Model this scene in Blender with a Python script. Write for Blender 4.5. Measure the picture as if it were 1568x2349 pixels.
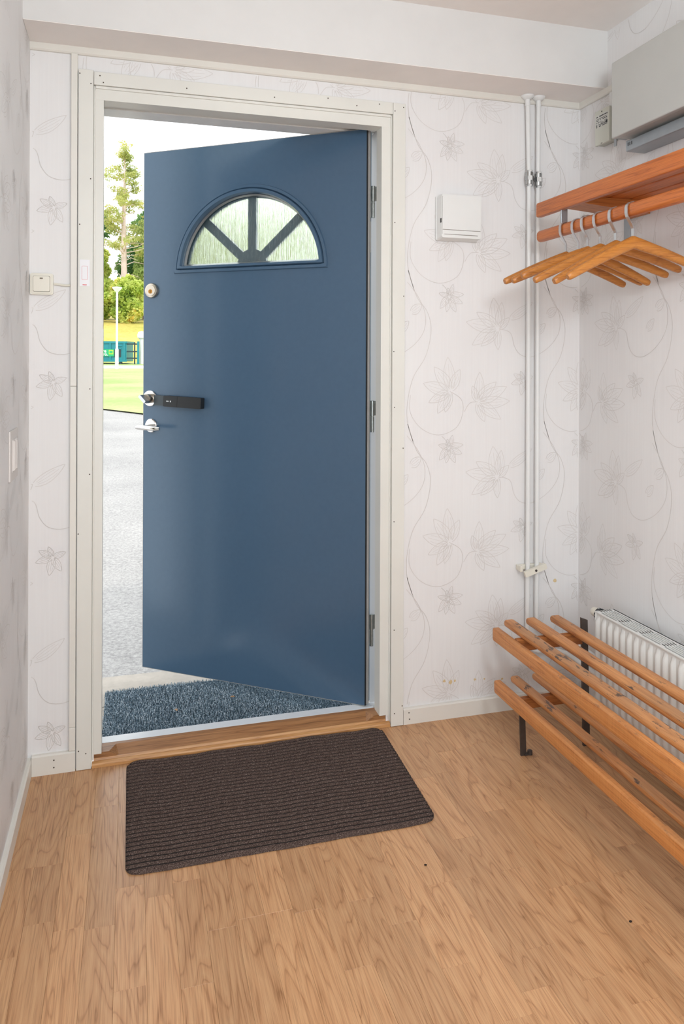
import bpy, bmesh, math, random
import numpy as np
from mathutils import Vector, Matrix
random.seed(7); rng = np.random.default_rng(7)
for o in list(bpy.data.objects): bpy.data.objects.remove(o)
scene = bpy.context.scene
COL = scene.collection

# ------------------------------------------------------------------ camera
IMG_W = 1568.0
cam = bpy.data.cameras.new('camera'); camo = bpy.data.objects.new('camera', cam); COL.objects.link(camo)
cam.sensor_fit = 'HORIZONTAL'; cam.sensor_width = 36.0
cam.lens = 1701.15 / IMG_W * 36.0
cam.shift_y = -(1174.5 - 824.54) / IMG_W
cam.clip_start = 0.03; cam.clip_end = 600
def cam_matrix(yaw, pitch, roll, loc):
    fwd = Vector((math.sin(yaw)*math.cos(pitch), math.cos(yaw)*math.cos(pitch), math.sin(pitch)))
    r0 = Vector((math.cos(yaw), -math.sin(yaw), 0)); u0 = r0.cross(fwd)
    r = math.cos(roll)*r0 + math.sin(roll)*u0; u = -math.sin(roll)*r0 + math.cos(roll)*u0
    m = Matrix.Identity(4)
    for i in range(3): m[i][0], m[i][1], m[i][2], m[i][3] = r[i], u[i], -fwd[i], loc[i]
    return m
camo.matrix_world = cam_matrix(0.2775, -0.0009, 0.0039, (0.293, -2.3984, 1.255))
scene.camera = camo

# ------------------------------------------------------------------ world, sun, lights, exposure
world = bpy.data.worlds.new('sky'); scene.world = world; world.use_nodes = True
wn = world.node_tree.nodes; wl = world.node_tree.links
bg = wn['Background']
bg.inputs[0].default_value = (0.93, 0.97, 1.0, 1); bg.inputs[1].default_value = 2.2
sun = bpy.data.lights.new('sun', 'SUN'); suno = bpy.data.objects.new('sun', sun); COL.objects.link(suno)
sun.energy = 1.3; sun.angle = math.radians(3.0); sun.color = (1.0, 0.96, 0.88)
suno.rotation_euler = Vector((0.22, 1.0, -1.43)).to_track_quat('-Z', 'Y').to_euler()
def area(name, loc, target, sx, sy, power, color):
    l = bpy.data.lights.new(name, 'AREA'); l.shape = 'RECTANGLE'; l.size = sx; l.size_y = sy
    l.energy = power; l.color = color
    o = bpy.data.objects.new(name, l); COL.objects.link(o); o.location = loc
    o.rotation_euler = (Vector(target) - Vector(loc)).to_track_quat('-Z', 'Y').to_euler()
    return o
# added fill light floating in the hall behind the camera, no opening modelled
area('hall_fill_light', (0.32, -3.55, 1.35), (1.8, -0.9, 1.15), 1.3, 2.0, 45, (0.82, 0.93, 1.0))
scene.view_settings.view_transform = 'Standard'
scene.view_settings.look = 'None'
scene.view_settings.gamma = 1.0
scene.view_settings.exposure = 0.0
scene.view_settings.use_curve_mapping = False

# ------------------------------------------------------------------ constants
W = 1.888          # room width
ZC = 2.40          # ceiling
ZB = 2.2           # underside of the beam
DB = 0.163         # beam depth
YBACK = -4.2

# ------------------------------------------------------------------ material helpers
def lin(c):
    f = lambda v: v/12.92 if v <= 0.04045 else ((v+0.055)/1.055)**2.4
    return tuple(f(x/255.0) for x in c) + (1,)
class NT:
    def __init__(s, name):
        s.m = bpy.data.materials.new(name); s.m.use_nodes = True
        s.t = s.m.node_tree; s.n = s.t.nodes; s.l = s.t.links
        s.b = s.n['Principled BSDF']
    def node(s, typ, **kw):
        n = s.n.new(typ)
        for k, v in kw.items(): setattr(n, k, v)
        return n
    def link(s, a, b): s.l.new(a, b)
    def math(s, op, a, b=None):
        n = s.node('ShaderNodeMath', operation=op)
        for i, v in enumerate((a, b)):
            if v is None: continue
            if isinstance(v, (int, float)): n.inputs[i].default_value = v
            else: s.link(v, n.inputs[i])
        return n.outputs[0]
    def ramp(s, fac, stops, interp='LINEAR'):
        n = s.node('ShaderNodeValToRGB'); cr = n.color_ramp; cr.interpolation = interp
        while len(cr.elements) < len(stops): cr.elements.new(0.5)
        for e, (p, c) in zip(cr.elements, stops):
            e.position = p; e.color = c if len(c) == 4 else tuple(c)+(1,)
        s.link(fac, n.inputs[0]); return n.outputs[0]
    def mix(s, fac, a, b, blend='MIX'):
        n = s.node('ShaderNodeMix', data_type='RGBA', blend_type=blend)
        for sock, v in ((n.inputs[0], fac), (n.inputs[6], a), (n.inputs[7], b)):
            if isinstance(v, (int, float)): sock.default_value = v
            elif isinstance(v, tuple): sock.default_value = v
            else: s.link(v, sock)
        return n.outputs[2]
    def coords(s, scale=(1,1,1), kind='Object', rand=0.0):
        tc = s.node('ShaderNodeTexCoord'); out = tc.outputs[kind]
        if rand:
            oi = s.node('ShaderNodeObjectInfo'); cx = s.node('ShaderNodeCombineXYZ')
            r = s.math('MULTIPLY', oi.outputs['Random'], rand)
            for i in range(3): s.link(r, cx.inputs[i])
            va = s.node('ShaderNodeVectorMath', operation='ADD'); s.link(out, va.inputs[0]); s.link(cx.outputs[0], va.inputs[1]); out = va.outputs[0]
        mp = s.node('ShaderNodeMapping'); mp.inputs['Scale'].default_value = scale
        s.link(out, mp.inputs[0]); return mp.outputs[0]
    def noise(s, vec, scale=5, detail=3, rough=0.55, dist=0.0):
        n = s.node('ShaderNodeTexNoise'); n.inputs['Scale'].default_value = scale; n.inputs['Detail'].default_value = detail
        n.inputs['Roughness'].default_value = rough; n.inputs['Distortion'].default_value = dist
        s.link(vec, n.inputs['Vector']); return n.outputs[0]
    def bump(s, h, strength=0.2, dist=0.001, normal=None):
        n = s.node('ShaderNodeBump'); n.inputs['Strength'].default_value = strength; n.inputs['Distance'].default_value = dist
        s.link(h, n.inputs['Height'])
        if normal is not None: s.link(normal, n.inputs['Normal'])
        s.link(n.outputs[0], s.b.inputs['Normal']); return n.outputs[0]
    def set(s, **kw):
        for k, v in kw.items():
            k = k.replace('_', ' ')
            if isinstance(v, (int, float, tuple)): s.b.inputs[k].default_value = v
            else: s.link(v, s.b.inputs[k])
        return s
M = {}
def plain(name, rgb, rough=0.5, metal=0.0, var=0.05, vscale=9.0, bump=0.0, bscale=200.0, spec=0.5):
    t = NT(name); c = lin(rgb)
    v = t.coords()
    n = t.noise(v, vscale, 4)
    col = t.ramp(n, [(0.3, tuple(x*(1-var) for x in c[:3])), (0.7, tuple(min(1, x*(1+var)) for x in c[:3]))])
    t.set(Base_Color=col, Roughness=rough, Metallic=metal)
    t.b.inputs['Specular IOR Level'].default_value = spec
    if bump: t.bump(t.noise(v, bscale, 2), bump, 0.0006)
    M[name] = t.m; return t.m

def wood(name, dark, mid, light, axis=1, rough=0.45, gscale=1.0, lines=9.0, wear=0.0, randv=0.0, sawn=False, fig=None):
    """grain runs along the local axis; contour lines of a stretched noise give the figure"""
    t = NT(name)
    st = [26*gscale]*3; st[axis] = 1.7*gscale
    if fig: st = [fig[0]]*3; st[axis] = fig[1]
    v = t.coords(tuple(st), rand=37.0)
    n1 = t.noise(v, 1.0, 2, 0.5, 0.25)
    ring = t.math('FRACT', t.math('MULTIPLY', n1, lines))
    fst = [420*gscale]*3; fst[axis] = 9*gscale
    vf = t.coords(tuple(fst), rand=37.0)
    n2 = t.noise(vf, 1.0, 3, 0.6)
    c1 = t.ramp(ring, [(0.0, lin(dark)), (0.12, lin(mid)), (0.6, lin(light)), (0.92, lin(mid)), (1.0, lin(dark))])
    c2 = t.ramp(n2, [(0.32, lin(dark)), (0.5, lin(mid)), (0.7, lin(light))])
    col = t.mix(0.55, c1, c2)
    if randv:
        oi = t.node('ShaderNodeObjectInfo')
        hv = t.node('ShaderNodeHueSaturation')
        t.link(col, hv.inputs['Color'])
        vv = t.math('ADD', t.math('MULTIPLY', oi.outputs['Random'], randv), 1.0-randv*0.5); t.link(vv, hv.inputs['Value'])
        col = hv.outputs[0]
    if wear:
        vw = t.coords((1,1,1))
        st2 = [60]*3; st2[axis] = 22
        w1 = t.noise(t.coords(tuple(st2), rand=11.0), 1.0, 4, 0.6)
        st3 = [4]*3; st3[axis] = 3.2
        w2 = t.noise(t.coords(tuple(st3), rand=5.0), 1.0, 2, 0.5)
        geo = t.node('ShaderNodeNewGeometry'); sp = t.node('ShaderNodeSeparateXYZ'); t.link(geo.outputs['Normal'], sp.inputs[0])
        up = t.math('GREATER_THAN', sp.outputs[2], 0.35)
        spots = t.math('MULTIPLY', t.ramp(w1, [(0.58, (0,0,0)), (0.64, (1,1,1))]), t.ramp(w2, [(0.43, (0,0,0)), (0.52, (1,1,1))]))
        spots = t.math('MULTIPLY', spots, up)
        grey = t.math('MULTIPLY', t.ramp(w2, [(0.45, (0,0,0)), (0.65, (1,1,1))]), up)
        col = t.mix(t.math('MULTIPLY', grey, 0.45*wear), col, lin((150, 118, 88)))
        col = t.mix(t.math('MULTIPLY', spots, 0.85*wear), col, lin((62, 52, 48)))
    if sawn:
        sst = [130]*3; sst[axis] = 260
        sv = t.noise(t.coords(tuple(sst), rand=3.0), 1.0, 2)
        st4 = [9]*3; st4[axis] = 190
        sv2 = t.noise(t.coords(tuple(st4), rand=3.0), 1.0, 2)
        col = t.mix(t.math('MULTIPLY', t.ramp(sv2, [(0.4, (0,0,0)), (0.7, (1,1,1))]), 0.35), col, lin(light))
        t.bump(sv2, 0.25, 0.0006)
    t.set(Base_Color=col, Roughness=rough)
    M[name] = t.m; return t.m

# wallpaper ground: off-white with a faint vertical woven shimmer
t = NT('wallpaper')
n = t.noise(t.coords((140,140,3)), 1.0, 3)
n2 = t.noise(t.coords((1,1,1)), 2.3, 3)
c = t.mix(0.5, t.ramp(n, [(0.3, lin((231,227,226))), (0.7, lin((236,233,232)))]), t.ramp(n2, [(0.3, lin((231,227,225))), (0.7, lin((236,234,232)))]))
t.set(Base_Color=c, Roughness=0.6); t.bump(n, 0.12, 0.0004); M['wallpaper'] = t.m
# pearl ink of the wallpaper's flowers
t = NT('wallpaper_ink')
t.set(Base_Color=t.ramp(t.noise(t.coords(), 30, 2), [(0.3, lin((217,211,207))), (0.7, lin((223,218,214)))]), Roughness=0.42); M['ink'] = t.m
plain('beam_paint', (222,219,216), 0.7, var=0.02)
plain('ceiling_paint', (243,236,231), 0.85, var=0.02, bump=0.15, bscale=350)
plain('trim_paint', (229,224,215), 0.38, var=0.03, vscale=5, bump=0.05, bscale=90)
plain('frame_paint', (227,224,216), 0.35, var=0.03, vscale=4, bump=0.06, bscale=60)
plain('rebate_paint', (240,240,238), 0.4, var=0.05, vscale=14)
plain('nail_hole', (70,58,46), 0.9)
plain('white_paint', (232,231,229), 0.32, var=0.015)
plain('vent_plastic', (234,233,230), 0.4, var=0.01)
plain('cream_plastic', (232,226,212), 0.3, var=0.015)
plain('cream_gap', (120,110,96), 0.6)
plain('black_gap', (22,22,22), 0.7)
plain('radiator_enamel', (228,227,223), 0.28, var=0.02)
plain('radiator_dark', (70,68,66), 0.8)
plain('cabinet_grey', (192,191,186), 0.45, var=0.02, bump=0.05, bscale=500)
plain('tray_zinc', (160,167,172), 0.38, 0.55, var=0.05, vscale=25)
plain('meter_plastic', (208,208,196), 0.5, var=0.02)
plain('meter_side', (188,190,180), 0.5, var=0.02)
plain('label_paper', (212,212,206), 0.6, var=0.01)
plain('print_black', (66,66,68), 0.7)
plain('print_red', (214,92,92), 0.6)
plain('sticker_white', (238,236,238), 0.4, var=0.01)
plain('steel_dark', (86,78,74), 0.42, 0.55, var=0.12, vscale=40)
plain('steel_bracket', (168,172,176), 0.35, 0.75, var=0.06, vscale=30)
plain('aluminium', (196,198,200), 0.28, 0.9, var=0.03)
plain('aluminium_sill', (236,238,240), 0.35, 0.1, var=0.03)
plain('chrome', (214,212,210), 0.12, 1.0, var=0.02)
plain('satin_nickel', (190,180,166), 0.3, 1.0, var=0.05)
plain('brass', (170,120,60), 0.35, 1.0)
plain('zinc_hinge', (176,182,180), 0.3, 0.85, var=0.2, vscale=60)
plain('coupling_chrome', (186,188,188), 0.22, 0.95, var=0.1, vscale=90)
plain('rubber_seal', (172,168,164), 0.6)
plain('black_plastic', (26,28,31), 0.42, var=0.1)
plain('lock_grey', (70,76,80), 0.35, 0.5)
plain('print_white', (225,228,230), 0.5)
plain('door_edge_paint', (128,150,168), 0.4, var=0.05)
plain('facade_paint', (222,214,200), 0.7, var=0.04)
plain('roof_felt', (60,58,58), 0.9)
plain('concrete_slab', (176,168,158), 0.85, var=0.08, vscale=30, bump=0.4, bscale=160)
plain('lamp_white', (226,228,232), 0.4)
plain('dumpster_teal', (22,128,140), 0.45, var=0.08, vscale=3)
plain('dumpster_dark', (40,60,66), 0.6)
plain('sign_green', (32,168,110), 0.5)
plain('sign_lime', (170,205,70), 0.5)
plain('path_pale', (214,210,206), 0.9, var=0.05, vscale=2)
# blue door paint: satin, slightly cloudy
t = NT('door_blue')
v = t.coords()
c = t.mix(0.5, t.ramp(t.noise(v, 2.2, 3), [(0.3, lin((70,95,119))), (0.7, lin((74,99,123)))]), t.ramp(t.noise(v, 60, 3), [(0.3, lin((70,95,119))), (0.7, lin((74,99,123)))]))
t.set(Base_Color=c, Roughness=0.2)
M['door_blue'] = t.m
# reeded rain glass
t = NT('rain_glass')
v = t.coords((1,1,1))
n1 = t.noise(t.coords((330,330,5)), 1.0, 3, 0.65, 0.2)
n2 = t.noise(t.coords((60,60,14)), 1.0, 2)
h = t.math('ADD', n1, t.math('MULTIPLY', n2, 0.6))
t.set(Base_Color=(0.84,0.90,0.82,1), Roughness=0.14, Transmission_Weight=1.0, IOR=1.42); t.bump(h, 0.8, 0.0022)
M['rain_glass'] = t.m
# floor laminate
wood('laminate', (146,100,62), (198,148,105), (212,167,123), axis=1, rough=0.34, gscale=0.9, lines=11.0, randv=0.2, fig=(13.0, 1.9))
wood('oak_sill', (104,68,40), (154,106,66), (176,128,84), axis=0, rough=0.4, lines=7)
wood('oak_strip', (150,98,54), (196,142,88), (214,164,110), axis=0, rough=0.38, lines=5)
wood('bench_wood', (150,88,46), (202,134,78), (220,156,98), axis=1, rough=0.5, gscale=1.1, lines=5, wear=1.0)
wood('bench_rail_wood', (152,88,44), (202,128,66), (218,150,88), axis=1, rough=0.5, lines=5, wear=0.55, sawn=True)
wood('bench_cross_wood', (108,60,26), (164,98,48), (186,118,62), axis=0, rough=0.45, lines=6)
wood('rack_wood', (150,74,24), (198,106,42), (212,122,54), axis=1, rough=0.38, gscale=1.2, lines=6)
wood('rack_cross_wood', (134,70,26), (184,108,50), (198,124,62), axis=0, rough=0.4, lines=6)
wood('hanger_wood', (140,82,30), (186,116,48), (200,134,62), axis=0, rough=0.36, gscale=1.4, lines=6)
# brown ribbed mat
t = NT('mat_brown')
a = t.noise(t.coords((1,1,1)), 420, 3, 0.7); b2 = t.noise(t.coords((1,1,1)), 900, 1)
c = t.ramp(a, [(0.3, lin((44,34,31))), (0.5, lin((82,67,61))), (0.64, lin((118,101,93))), (0.74, lin((190,180,172)))])
t.set(Base_Color=c, Roughness=0.95); t.b.inputs['Specular IOR Level'].default_value = 0.1
t.bump(a, 0.5, 0.0015); M['mat_brown'] = t.m
plain('mat_gap_shade', (24,20,19), 0.9)  # shade between the ribs, put into the colour of the gap faces
t = NT('turf_mat')
a = t.noise(t.coords(), 210, 2)
t.set(Base_Color=t.ramp(a, [(0.34, lin((46,66,80))), (0.5, lin((126,150,166))), (0.66, lin((232,240,246)))]), Roughness=0.45); M['turf_mat'] = t.m
plain('turf_backing', (52,70,80), 0.9)
# asphalt
t = NT('asphalt')
a = t.noise(t.coords(), 55, 5, 0.75); b2 = t.noise(t.coords(), 0.8, 4)
c = t.mix(0.55, t.ramp(a, [(0.30, lin((70,68,68))), (0.46, lin((150,147,145))), (0.66, lin((206,203,199)))]), t.ramp(b2, [(0.3, lin((138,137,137))), (0.7, lin((176,174,172)))]))
t.set(Base_Color=c, Roughness=0.9); t.bump(a, 0.7, 0.006); M['asphalt'] = t.m
t = NT('lawn')
a = t.noise(t.coords(), 9, 5, 0.7); b2 = t.noise(t.coords(), 0.35, 3)
c = t.mix(0.5, t.ramp(a, [(0.3, lin((118,144,76))), (0.7, lin((178,190,122)))]), t.ramp(b2, [(0.35, lin((138,162,88))), (0.65, lin((194,194,144)))]))
t.set(Base_Color=c, Roughness=0.95); M['lawn'] = t.m
t = NT('dry_grass')
a = t.noise(t.coords(), 3.5, 5, 0.7); b2 = t.noise(t.coords(), 0.3, 3)
c = t.mix(0.5, t.ramp(a, [(0.3, lin((150,140,60))), (0.7, lin((222,200,116)))]), t.ramp(b2, [(0.35, lin((150,160,62))), (0.65, lin((220,190,104)))]))
t.set(Base_Color=c, Roughness=0.95); M['dry_grass'] = t.m
def leafmat(name, stops, scale=0.55):
    t = NT(name)
    a = t.noise(t.coords(kind='Object'), scale, 2); b = t.noise(t.coords(), 3.7, 3, 0.8)
    f = t.math('ADD', t.math('MULTIPLY', a, 0.55), t.math('MULTIPLY', b, 0.45))
    col = t.ramp(f, [(p, lin(c)) for p, c in stops])
    t.set(Base_Color=col, Roughness=0.7)
    tr = t.node('ShaderNodeBsdfTranslucent'); t.link(col, tr.inputs[0])
    mx = t.node('ShaderNodeMixShader'); mx.inputs[0].default_value = 0.5
    t.link(t.b.outputs[0], mx.inputs[1]); t.link(tr.outputs[0], mx.inputs[2])
    out = t.n['Material Output']; t.link(mx.outputs[0], out.inputs[0]); M[name] = t.m
leafmat('leaf_bright', [(0.36, (138,172,72)), (0.48, (200,216,112)), (0.58, (236,236,152)), (0.64, (242,210,104))])
leafmat('leaf_pale', [(0.36, (140,168,96)), (0.5, (192,210,132)), (0.62, (224,230,164))])
leafmat('leaf_dark', [(0.36, (62,108,72)), (0.5, (104,148,92)), (0.6, (160,184,112)), (0.66, (214,164,96))])
leafmat('needle', [(0.36, (150,166,104)), (0.5, (192,198,122)), (0.62, (220,214,140))])
plain('pine_bark', (214,194,184), 0.9, var=0.2, vscale=1.2)
plain('bark', (120,104,88), 0.9, var=0.2, vscale=4)

# ------------------------------------------------------------------ mesh helpers
class MB:
    def __init__(s): s.v = []; s.f = []; s.sm = []
    def add(s, verts, faces, smooth=False):
        b = len(s.v); s.v += [tuple(p) for p in verts]
        for f in faces: s.f.append(tuple(b+i for i in f)); s.sm.append(smooth)
        return s
    def box(s, x0, x1, y0, y1, z0, z1, bev=0.0):
        if x0 > x1: x0, x1 = x1, x0
        if y0 > y1: y0, y1 = y1, y0
        if z0 > z1: z0, z1 = z1, z0
        if bev <= 0:
            v = [(x,y,z) for x in (x0,x1) for y in (y0,y1) for z in (z0,z1)]
            return s.add(v, [(0,1,3,2),(4,6,7,5),(0,4,5,1),(2,3,7,6),(0,2,6,4),(1,5,7,3)])
        bm = bmesh.new(); bmesh.ops.create_cube(bm, size=1)
        for q in bm.verts: q.co = Vector((x0+(q.co.x+.5)*(x1-x0), y0+(q.co.y+.5)*(y1-y0), z0+(q.co.z+.5)*(z1-z0)))
        bev = min(bev, 0.49*min(x1-x0, y1-y0, z1-z0))
        bmesh.ops.bevel(bm, geom=list(bm.edges), offset=bev, segments=2, affect='EDGES', profile=0.5)
        s.bm(bm); return s
    def bm(s, bm, smooth=False, mat=None):
        bm.verts.index_update()
        vs = [(mat @ v.co if mat is not None else v.co) for v in bm.verts]
        s.add(vs, [tuple(v.index for v in f.verts) for f in bm.faces], smooth); bm.free(); return s
    def cyl(s, p0, p1, r0, r1=None, n=20, caps=True, smooth=True):
        r1 = r0 if r1 is None else r1
        p0 = Vector(p0); p1 = Vector(p1); d = (p1-p0).normalized()
        a = d.orthogonal().normalized(); b = d.cross(a)
        ring = lambda c, r: [c + a*math.cos(2*math.pi*i/n)*r + b*math.sin(2*math.pi*i/n)*r for i in range(n)]
        vs = ring(p0, r0) + ring(p1, r1)
        s.add(vs, [(i, (i+1) % n, n+(i+1) % n, n+i) for i in range(n)], smooth)
        if caps:
            s.add(ring(p0, r0), [tuple(reversed(range(n)))]); s.add(ring(p1, r1), [tuple(range(n))])
        return s
    def lathe(s, prof, origin, axis, n=24, smooth=True):
        """prof: list of (r, h) along axis from origin"""
        d = Vector(axis).normalized(); a = d.orthogonal().normalized(); b = d.cross(a); o = Vector(origin)
        vs = []
        for r, h in prof:
            for i in range(n):
                t_ = 2*math.pi*i/n; vs.append(o + d*h + (a*math.cos(t_) + b*math.sin(t_))*r)
        fs = []
        for k in range(len(prof)-1):
            for i in range(n):
                fs.append((k*n+i, k*n+(i+1) % n, (k+1)*n+(i+1) % n, (k+1)*n+i))
        s.add(vs, fs, smooth)
        s.add(vs[:n], [tuple(reversed(range(n)))]); s.add(vs[-n:], [tuple(range(n))])
        return s
    def tube(s, pts, r, n=12, caps=True, rs=None):
        pts = [Vector(p) for p in pts]; rings = []
        up = None
        for i, p in enumerate(pts):
            d = (pts[min(i+1, len(pts)-1)] - pts[max(i-1, 0)]).normalized()
            if up is None: up = d.orthogonal().normalized()
            a = (up - d*up.dot(d)).normalized(); up = a; b = d.cross(a)
            rr = rs[i] if rs else r
            rings.append([p + (a*math.cos(2*math.pi*k/n) + b*math.sin(2*math.pi*k/n))*rr for k in range(n)])
        vs = [q for g in rings for q in g]; fs = []
        for i in range(len(pts)-1):
            for k in range(n): fs.append((i*n+k, i*n+(k+1) % n, (i+1)*n+(k+1) % n, (i+1)*n+k))
        s.add(vs, fs, True)
        if caps: s.add(rings[0], [tuple(reversed(range(n)))]); s.add(rings[-1], [tuple(range(n))])
        return s
    def prism(s, poly, ext, frame=None, smooth=False):
        """poly: 2D points (ccw) in the frame's (u,v), extruded along w by ext; frame = (origin,u,v,w)"""
        o, u, v, w = frame
        o = Vector(o); u = Vector(u); v = Vector(v); w = Vector(w); n = len(poly)
        A = [o+u*p[0]+v*p[1]+w*ext[0] for p in poly]; B = [o+u*p[0]+v*p[1]+w*ext[1] for p in poly]
        s.add(A+B, [(i, (i+1) % n, n+(i+1) % n, n+i) for i in range(n)], smooth)
        s.add(A, [tuple(reversed(range(n)))]); s.add(B, [tuple(range(n))])
        return s
    def build(s, name, mat, parent=None, loc=None):
        me = bpy.data.meshes.new(name); me.from_pydata(s.v, [], s.f)
        me.polygons.foreach_set('use_smooth', s.sm); me.update()
        bm = bmesh.new(); bm.from_mesh(me); bmesh.ops.remove_doubles(bm, verts=bm.verts, dist=1e-6)
        bmesh.ops.recalc_face_normals(bm, faces=bm.faces)
        bm.to_mesh(me); bm.free()
        if any(s.sm):
            try: me.set_sharp_from_angle(angle=math.radians(38))
            except Exception: pass
        me.materials.append(M[mat] if isinstance(mat, str) else mat)
        o = bpy.data.objects.new(name, me); COL.objects.link(o)
        if parent is not None: o.parent = parent
        if loc is not None: o.location = loc
        return o
def raw(name, v, f, mat, parent=None):
    me = bpy.data.meshes.new(name); me.from_pydata(v, [], f); me.update(); me.materials.append(M[mat])
    o = bpy.data.objects.new(name, me); COL.objects.link(o)
    if parent is not None: o.parent = parent
    return o
def tag(o, label=None, cat=None, group=None, kind=None):
    if label: o['label'] = label
    if cat: o['category'] = cat
    if group: o['group'] = group
    if kind: o['kind'] = kind
    return o
def empty(name, loc=(0,0,0), rz=0.0):
    o = bpy.data.objects.new(name, None); COL.objects.link(o); o.location = loc; o.rotation_euler = (0,0,rz); o.empty_display_size = 0.05
    return o
def struct(o, label=None): return tag(o, label, None, None, 'structure')
def rounded(x0, x1, z0, z1, r, n=5):
    pts = []
    for cx, cz, a0 in ((x1-r, z0+r, -90), (x1-r, z1-r, 0), (x0+r, z1-r, 90), (x0+r, z0+r, 180)):
        for k in range(n+1):
            a = math.radians(a0 + 90*k/n); pts.append((cx+r*math.cos(a), cz+r*math.sin(a)))
    return pts
FX = ((0,0,0), (0,1,0), (0,0,1), (1,0,0))      # poly in (y,z), extrude x
FY = ((0,0,0), (1,0,0), (0,0,1), (0,1,0))      # poly in (x,z), extrude y
FZ = ((0,0,0), (1,0,0), (0,1,0), (0,0,1))      # poly in (x,y), extrude z

# ================================================================== STRUCTURE
# door opening numbers
XL, XR = 0.211, 1.113          # clear opening at the stop
XLR, XRR = 0.178, 1.137        # rebate
ZH, ZHR = 2.047, 2.072
YREB, YEXT = 0.05, 0.235       # rebate depth, outer face of the wall

floor = struct(MB().box(-0.1, W+0.1, YBACK, 0.0, -0.06, -0.006).build('floor', 'laminate'), 'oak laminate floor laid in narrow staves towards the door')
# staves as planks: columns .0648 wide, known joints first, the rest staggered
known = {0:[-.437], 1:[-.10,-.44,-.635], 2:[-.67], 3:[-.224,-.683], 5:[-.62], 6:[-.895], 8:[-.743], 9:[-.743], 11:[-.94], 13:[-.85], 14:[-.99],
         15:[-.757], 17:[-.33], 18:[-.759], 20:[-.848], 21:[-.19,-.508], 22:[-.84], 23:[-.758]}
pw = 0.0648
ncol = int(math.ceil((W-0.005)/pw))
def plank(x0, x1, y0, y1):
    g = 0.00012; c = 0.0003
    x0 += g; x1 -= g; y0 += g; y1 -= g
    v = [(x0,y0,-.006),(x1,y0,-.006),(x1,y1,-.006),(x0,y1,-.006),
         (x0,y0,-c),(x1,y0,-c),(x1,y1,-c),(x0,y1,-c),
         (x0+c,y0+c,0),(x1-c,y0+c,0),(x1-c,y1-c,0),(x0+c,y1-c,0)]
    cx, cy = (x0+x1)/2, (y0+y1)/2
    f = [(0,1,5,4),(1,2,6,5),(2,3,7,6),(3,0,4,7),(4,5,9,8),(5,6,10,9),(6,7,11,10),(7,4,8,11),(8,9,10,11)]
    o = raw('plank', [(a-cx, b-cy, z) for a, b, z in v], f, 'laminate', floor); o.location = (cx, cy, 0)
YPL = -2.0
for k in range(-1, ncol):
    x0 = 0.005 + k*pw; x1 = min(x0+pw, W); x0 = max(x0, 0.0)
    js = sorted(known.get(k, []), reverse=True)
    if not js: js = [-random.uniform(0.15, 0.55)]
    while js[0] < -0.5: js.insert(0, js[0]+random.uniform(0.3, 0.46))
    js = [j for j in js if j < -0.04]
    while js[-1] > YPL+0.12: js.append(js[-1]-random.uniform(0.27, 0.5))
    js = [j for j in js if j > YPL+0.1]
    ys = [0.0] + js + [YPL]
    for a, b in zip(ys[:-1], ys[1:]): plank(x0, x1, b, a)
MB().box(0, W, YBACK, YPL, -0.006, 0.0).build('floor_run', 'laminate', floor)

wall_left = struct(MB().box(-0.12, 0.0, YBACK, YEXT, -0.06, ZC+.02).build('wall_left', 'wallpaper'), 'left wall with pale floral wallpaper')
wall_right = struct(MB().box(W, W+0.12, YBACK, YEXT, -0.06, ZC+.02).build('wall_right', 'wallpaper'), 'right wall with pale floral wallpaper behind the coat rack')
wb = MB(); wb.box(0, XLR-.0, 0.0, YEXT-.02, 0.0, ZC+.02); wb.box(XRR, W, 0.0, YEXT-.02, 0.0, ZC+.02); wb.box(XLR, XRR, 0.0, YEXT-.02, ZHR+.03, ZC+.02)
wall_front = struct(wb.build('wall_front', 'wallpaper'), 'door wall with pale floral wallpaper')
struct(MB().box(-0.12, W+.12, YBACK-.12, YBACK, -0.06, ZC+.02).build('wall_back', 'wallpaper'))
struct(MB().box(-0.12, W+.12, YBACK, 0.0, ZC, ZC+.1).build('ceiling', 'ceiling_paint'), 'plain ceiling')
beam = empty('trim_9', (0,0,ZB)); struct(beam, 'boxed beam over the door wall')
MB().box(0, W, -DB, 0.0, .002, ZC-ZB).build('beam_face', 'beam_paint', beam)
MB().box(0.0005, W-.0005, -DB+.001, -.0005, 0.0, .0021).build('soffit', 'ceiling_paint', beam)

# baseboards (with a small ledge line)
def bb(name, poly_frame, ext, label=None, h=0.046, d=0.014):
    p = [(0,0),(d,0),(d,h-.004),(d-.004,h),(0,h)]
    return struct(MB().prism(p, ext, poly_frame).build(name, 'trim_paint'), label)
bb('baseboard_left', ((0,0,0),(1,0,0),(0,0,1),(0,1,0)), (YBACK, 0.0), 'cream baseboard along the left wall', 0.052, 0.012)
bb('baseboard_right', ((W,0,0),(-1,0,0),(0,0,1),(0,1,0)), (YBACK, 0.0))
bl = bb('baseboard_front', ((0,0,0),(0,-1,0),(0,0,1),(1,0,0)), (0.0125, 0.1355), 'short cream baseboard left of the door casing', 0.060)
br = bb('baseboard_entrance', ((0,0,0),(0,-1,0),(0,0,1),(1,0,0)), (1.1965, W-.0145), 'cream baseboard between door casing and shoe bench', 0.054)
def nails(parent, pts, axis='y', r=0.0022):
    for x, y, z in pts:
        MB().cyl((x, y, z), (x, y-.0006, z), r, n=8).build('nail_hole', 'nail_hole', parent)
nails(bl, [(.075,-.0143,.020),(.075,-.0143,.042)]); nails(br, [(1.218,-.0143,.018),(1.216,-.0143,.040),(1.60,-.0143,.03)])

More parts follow.
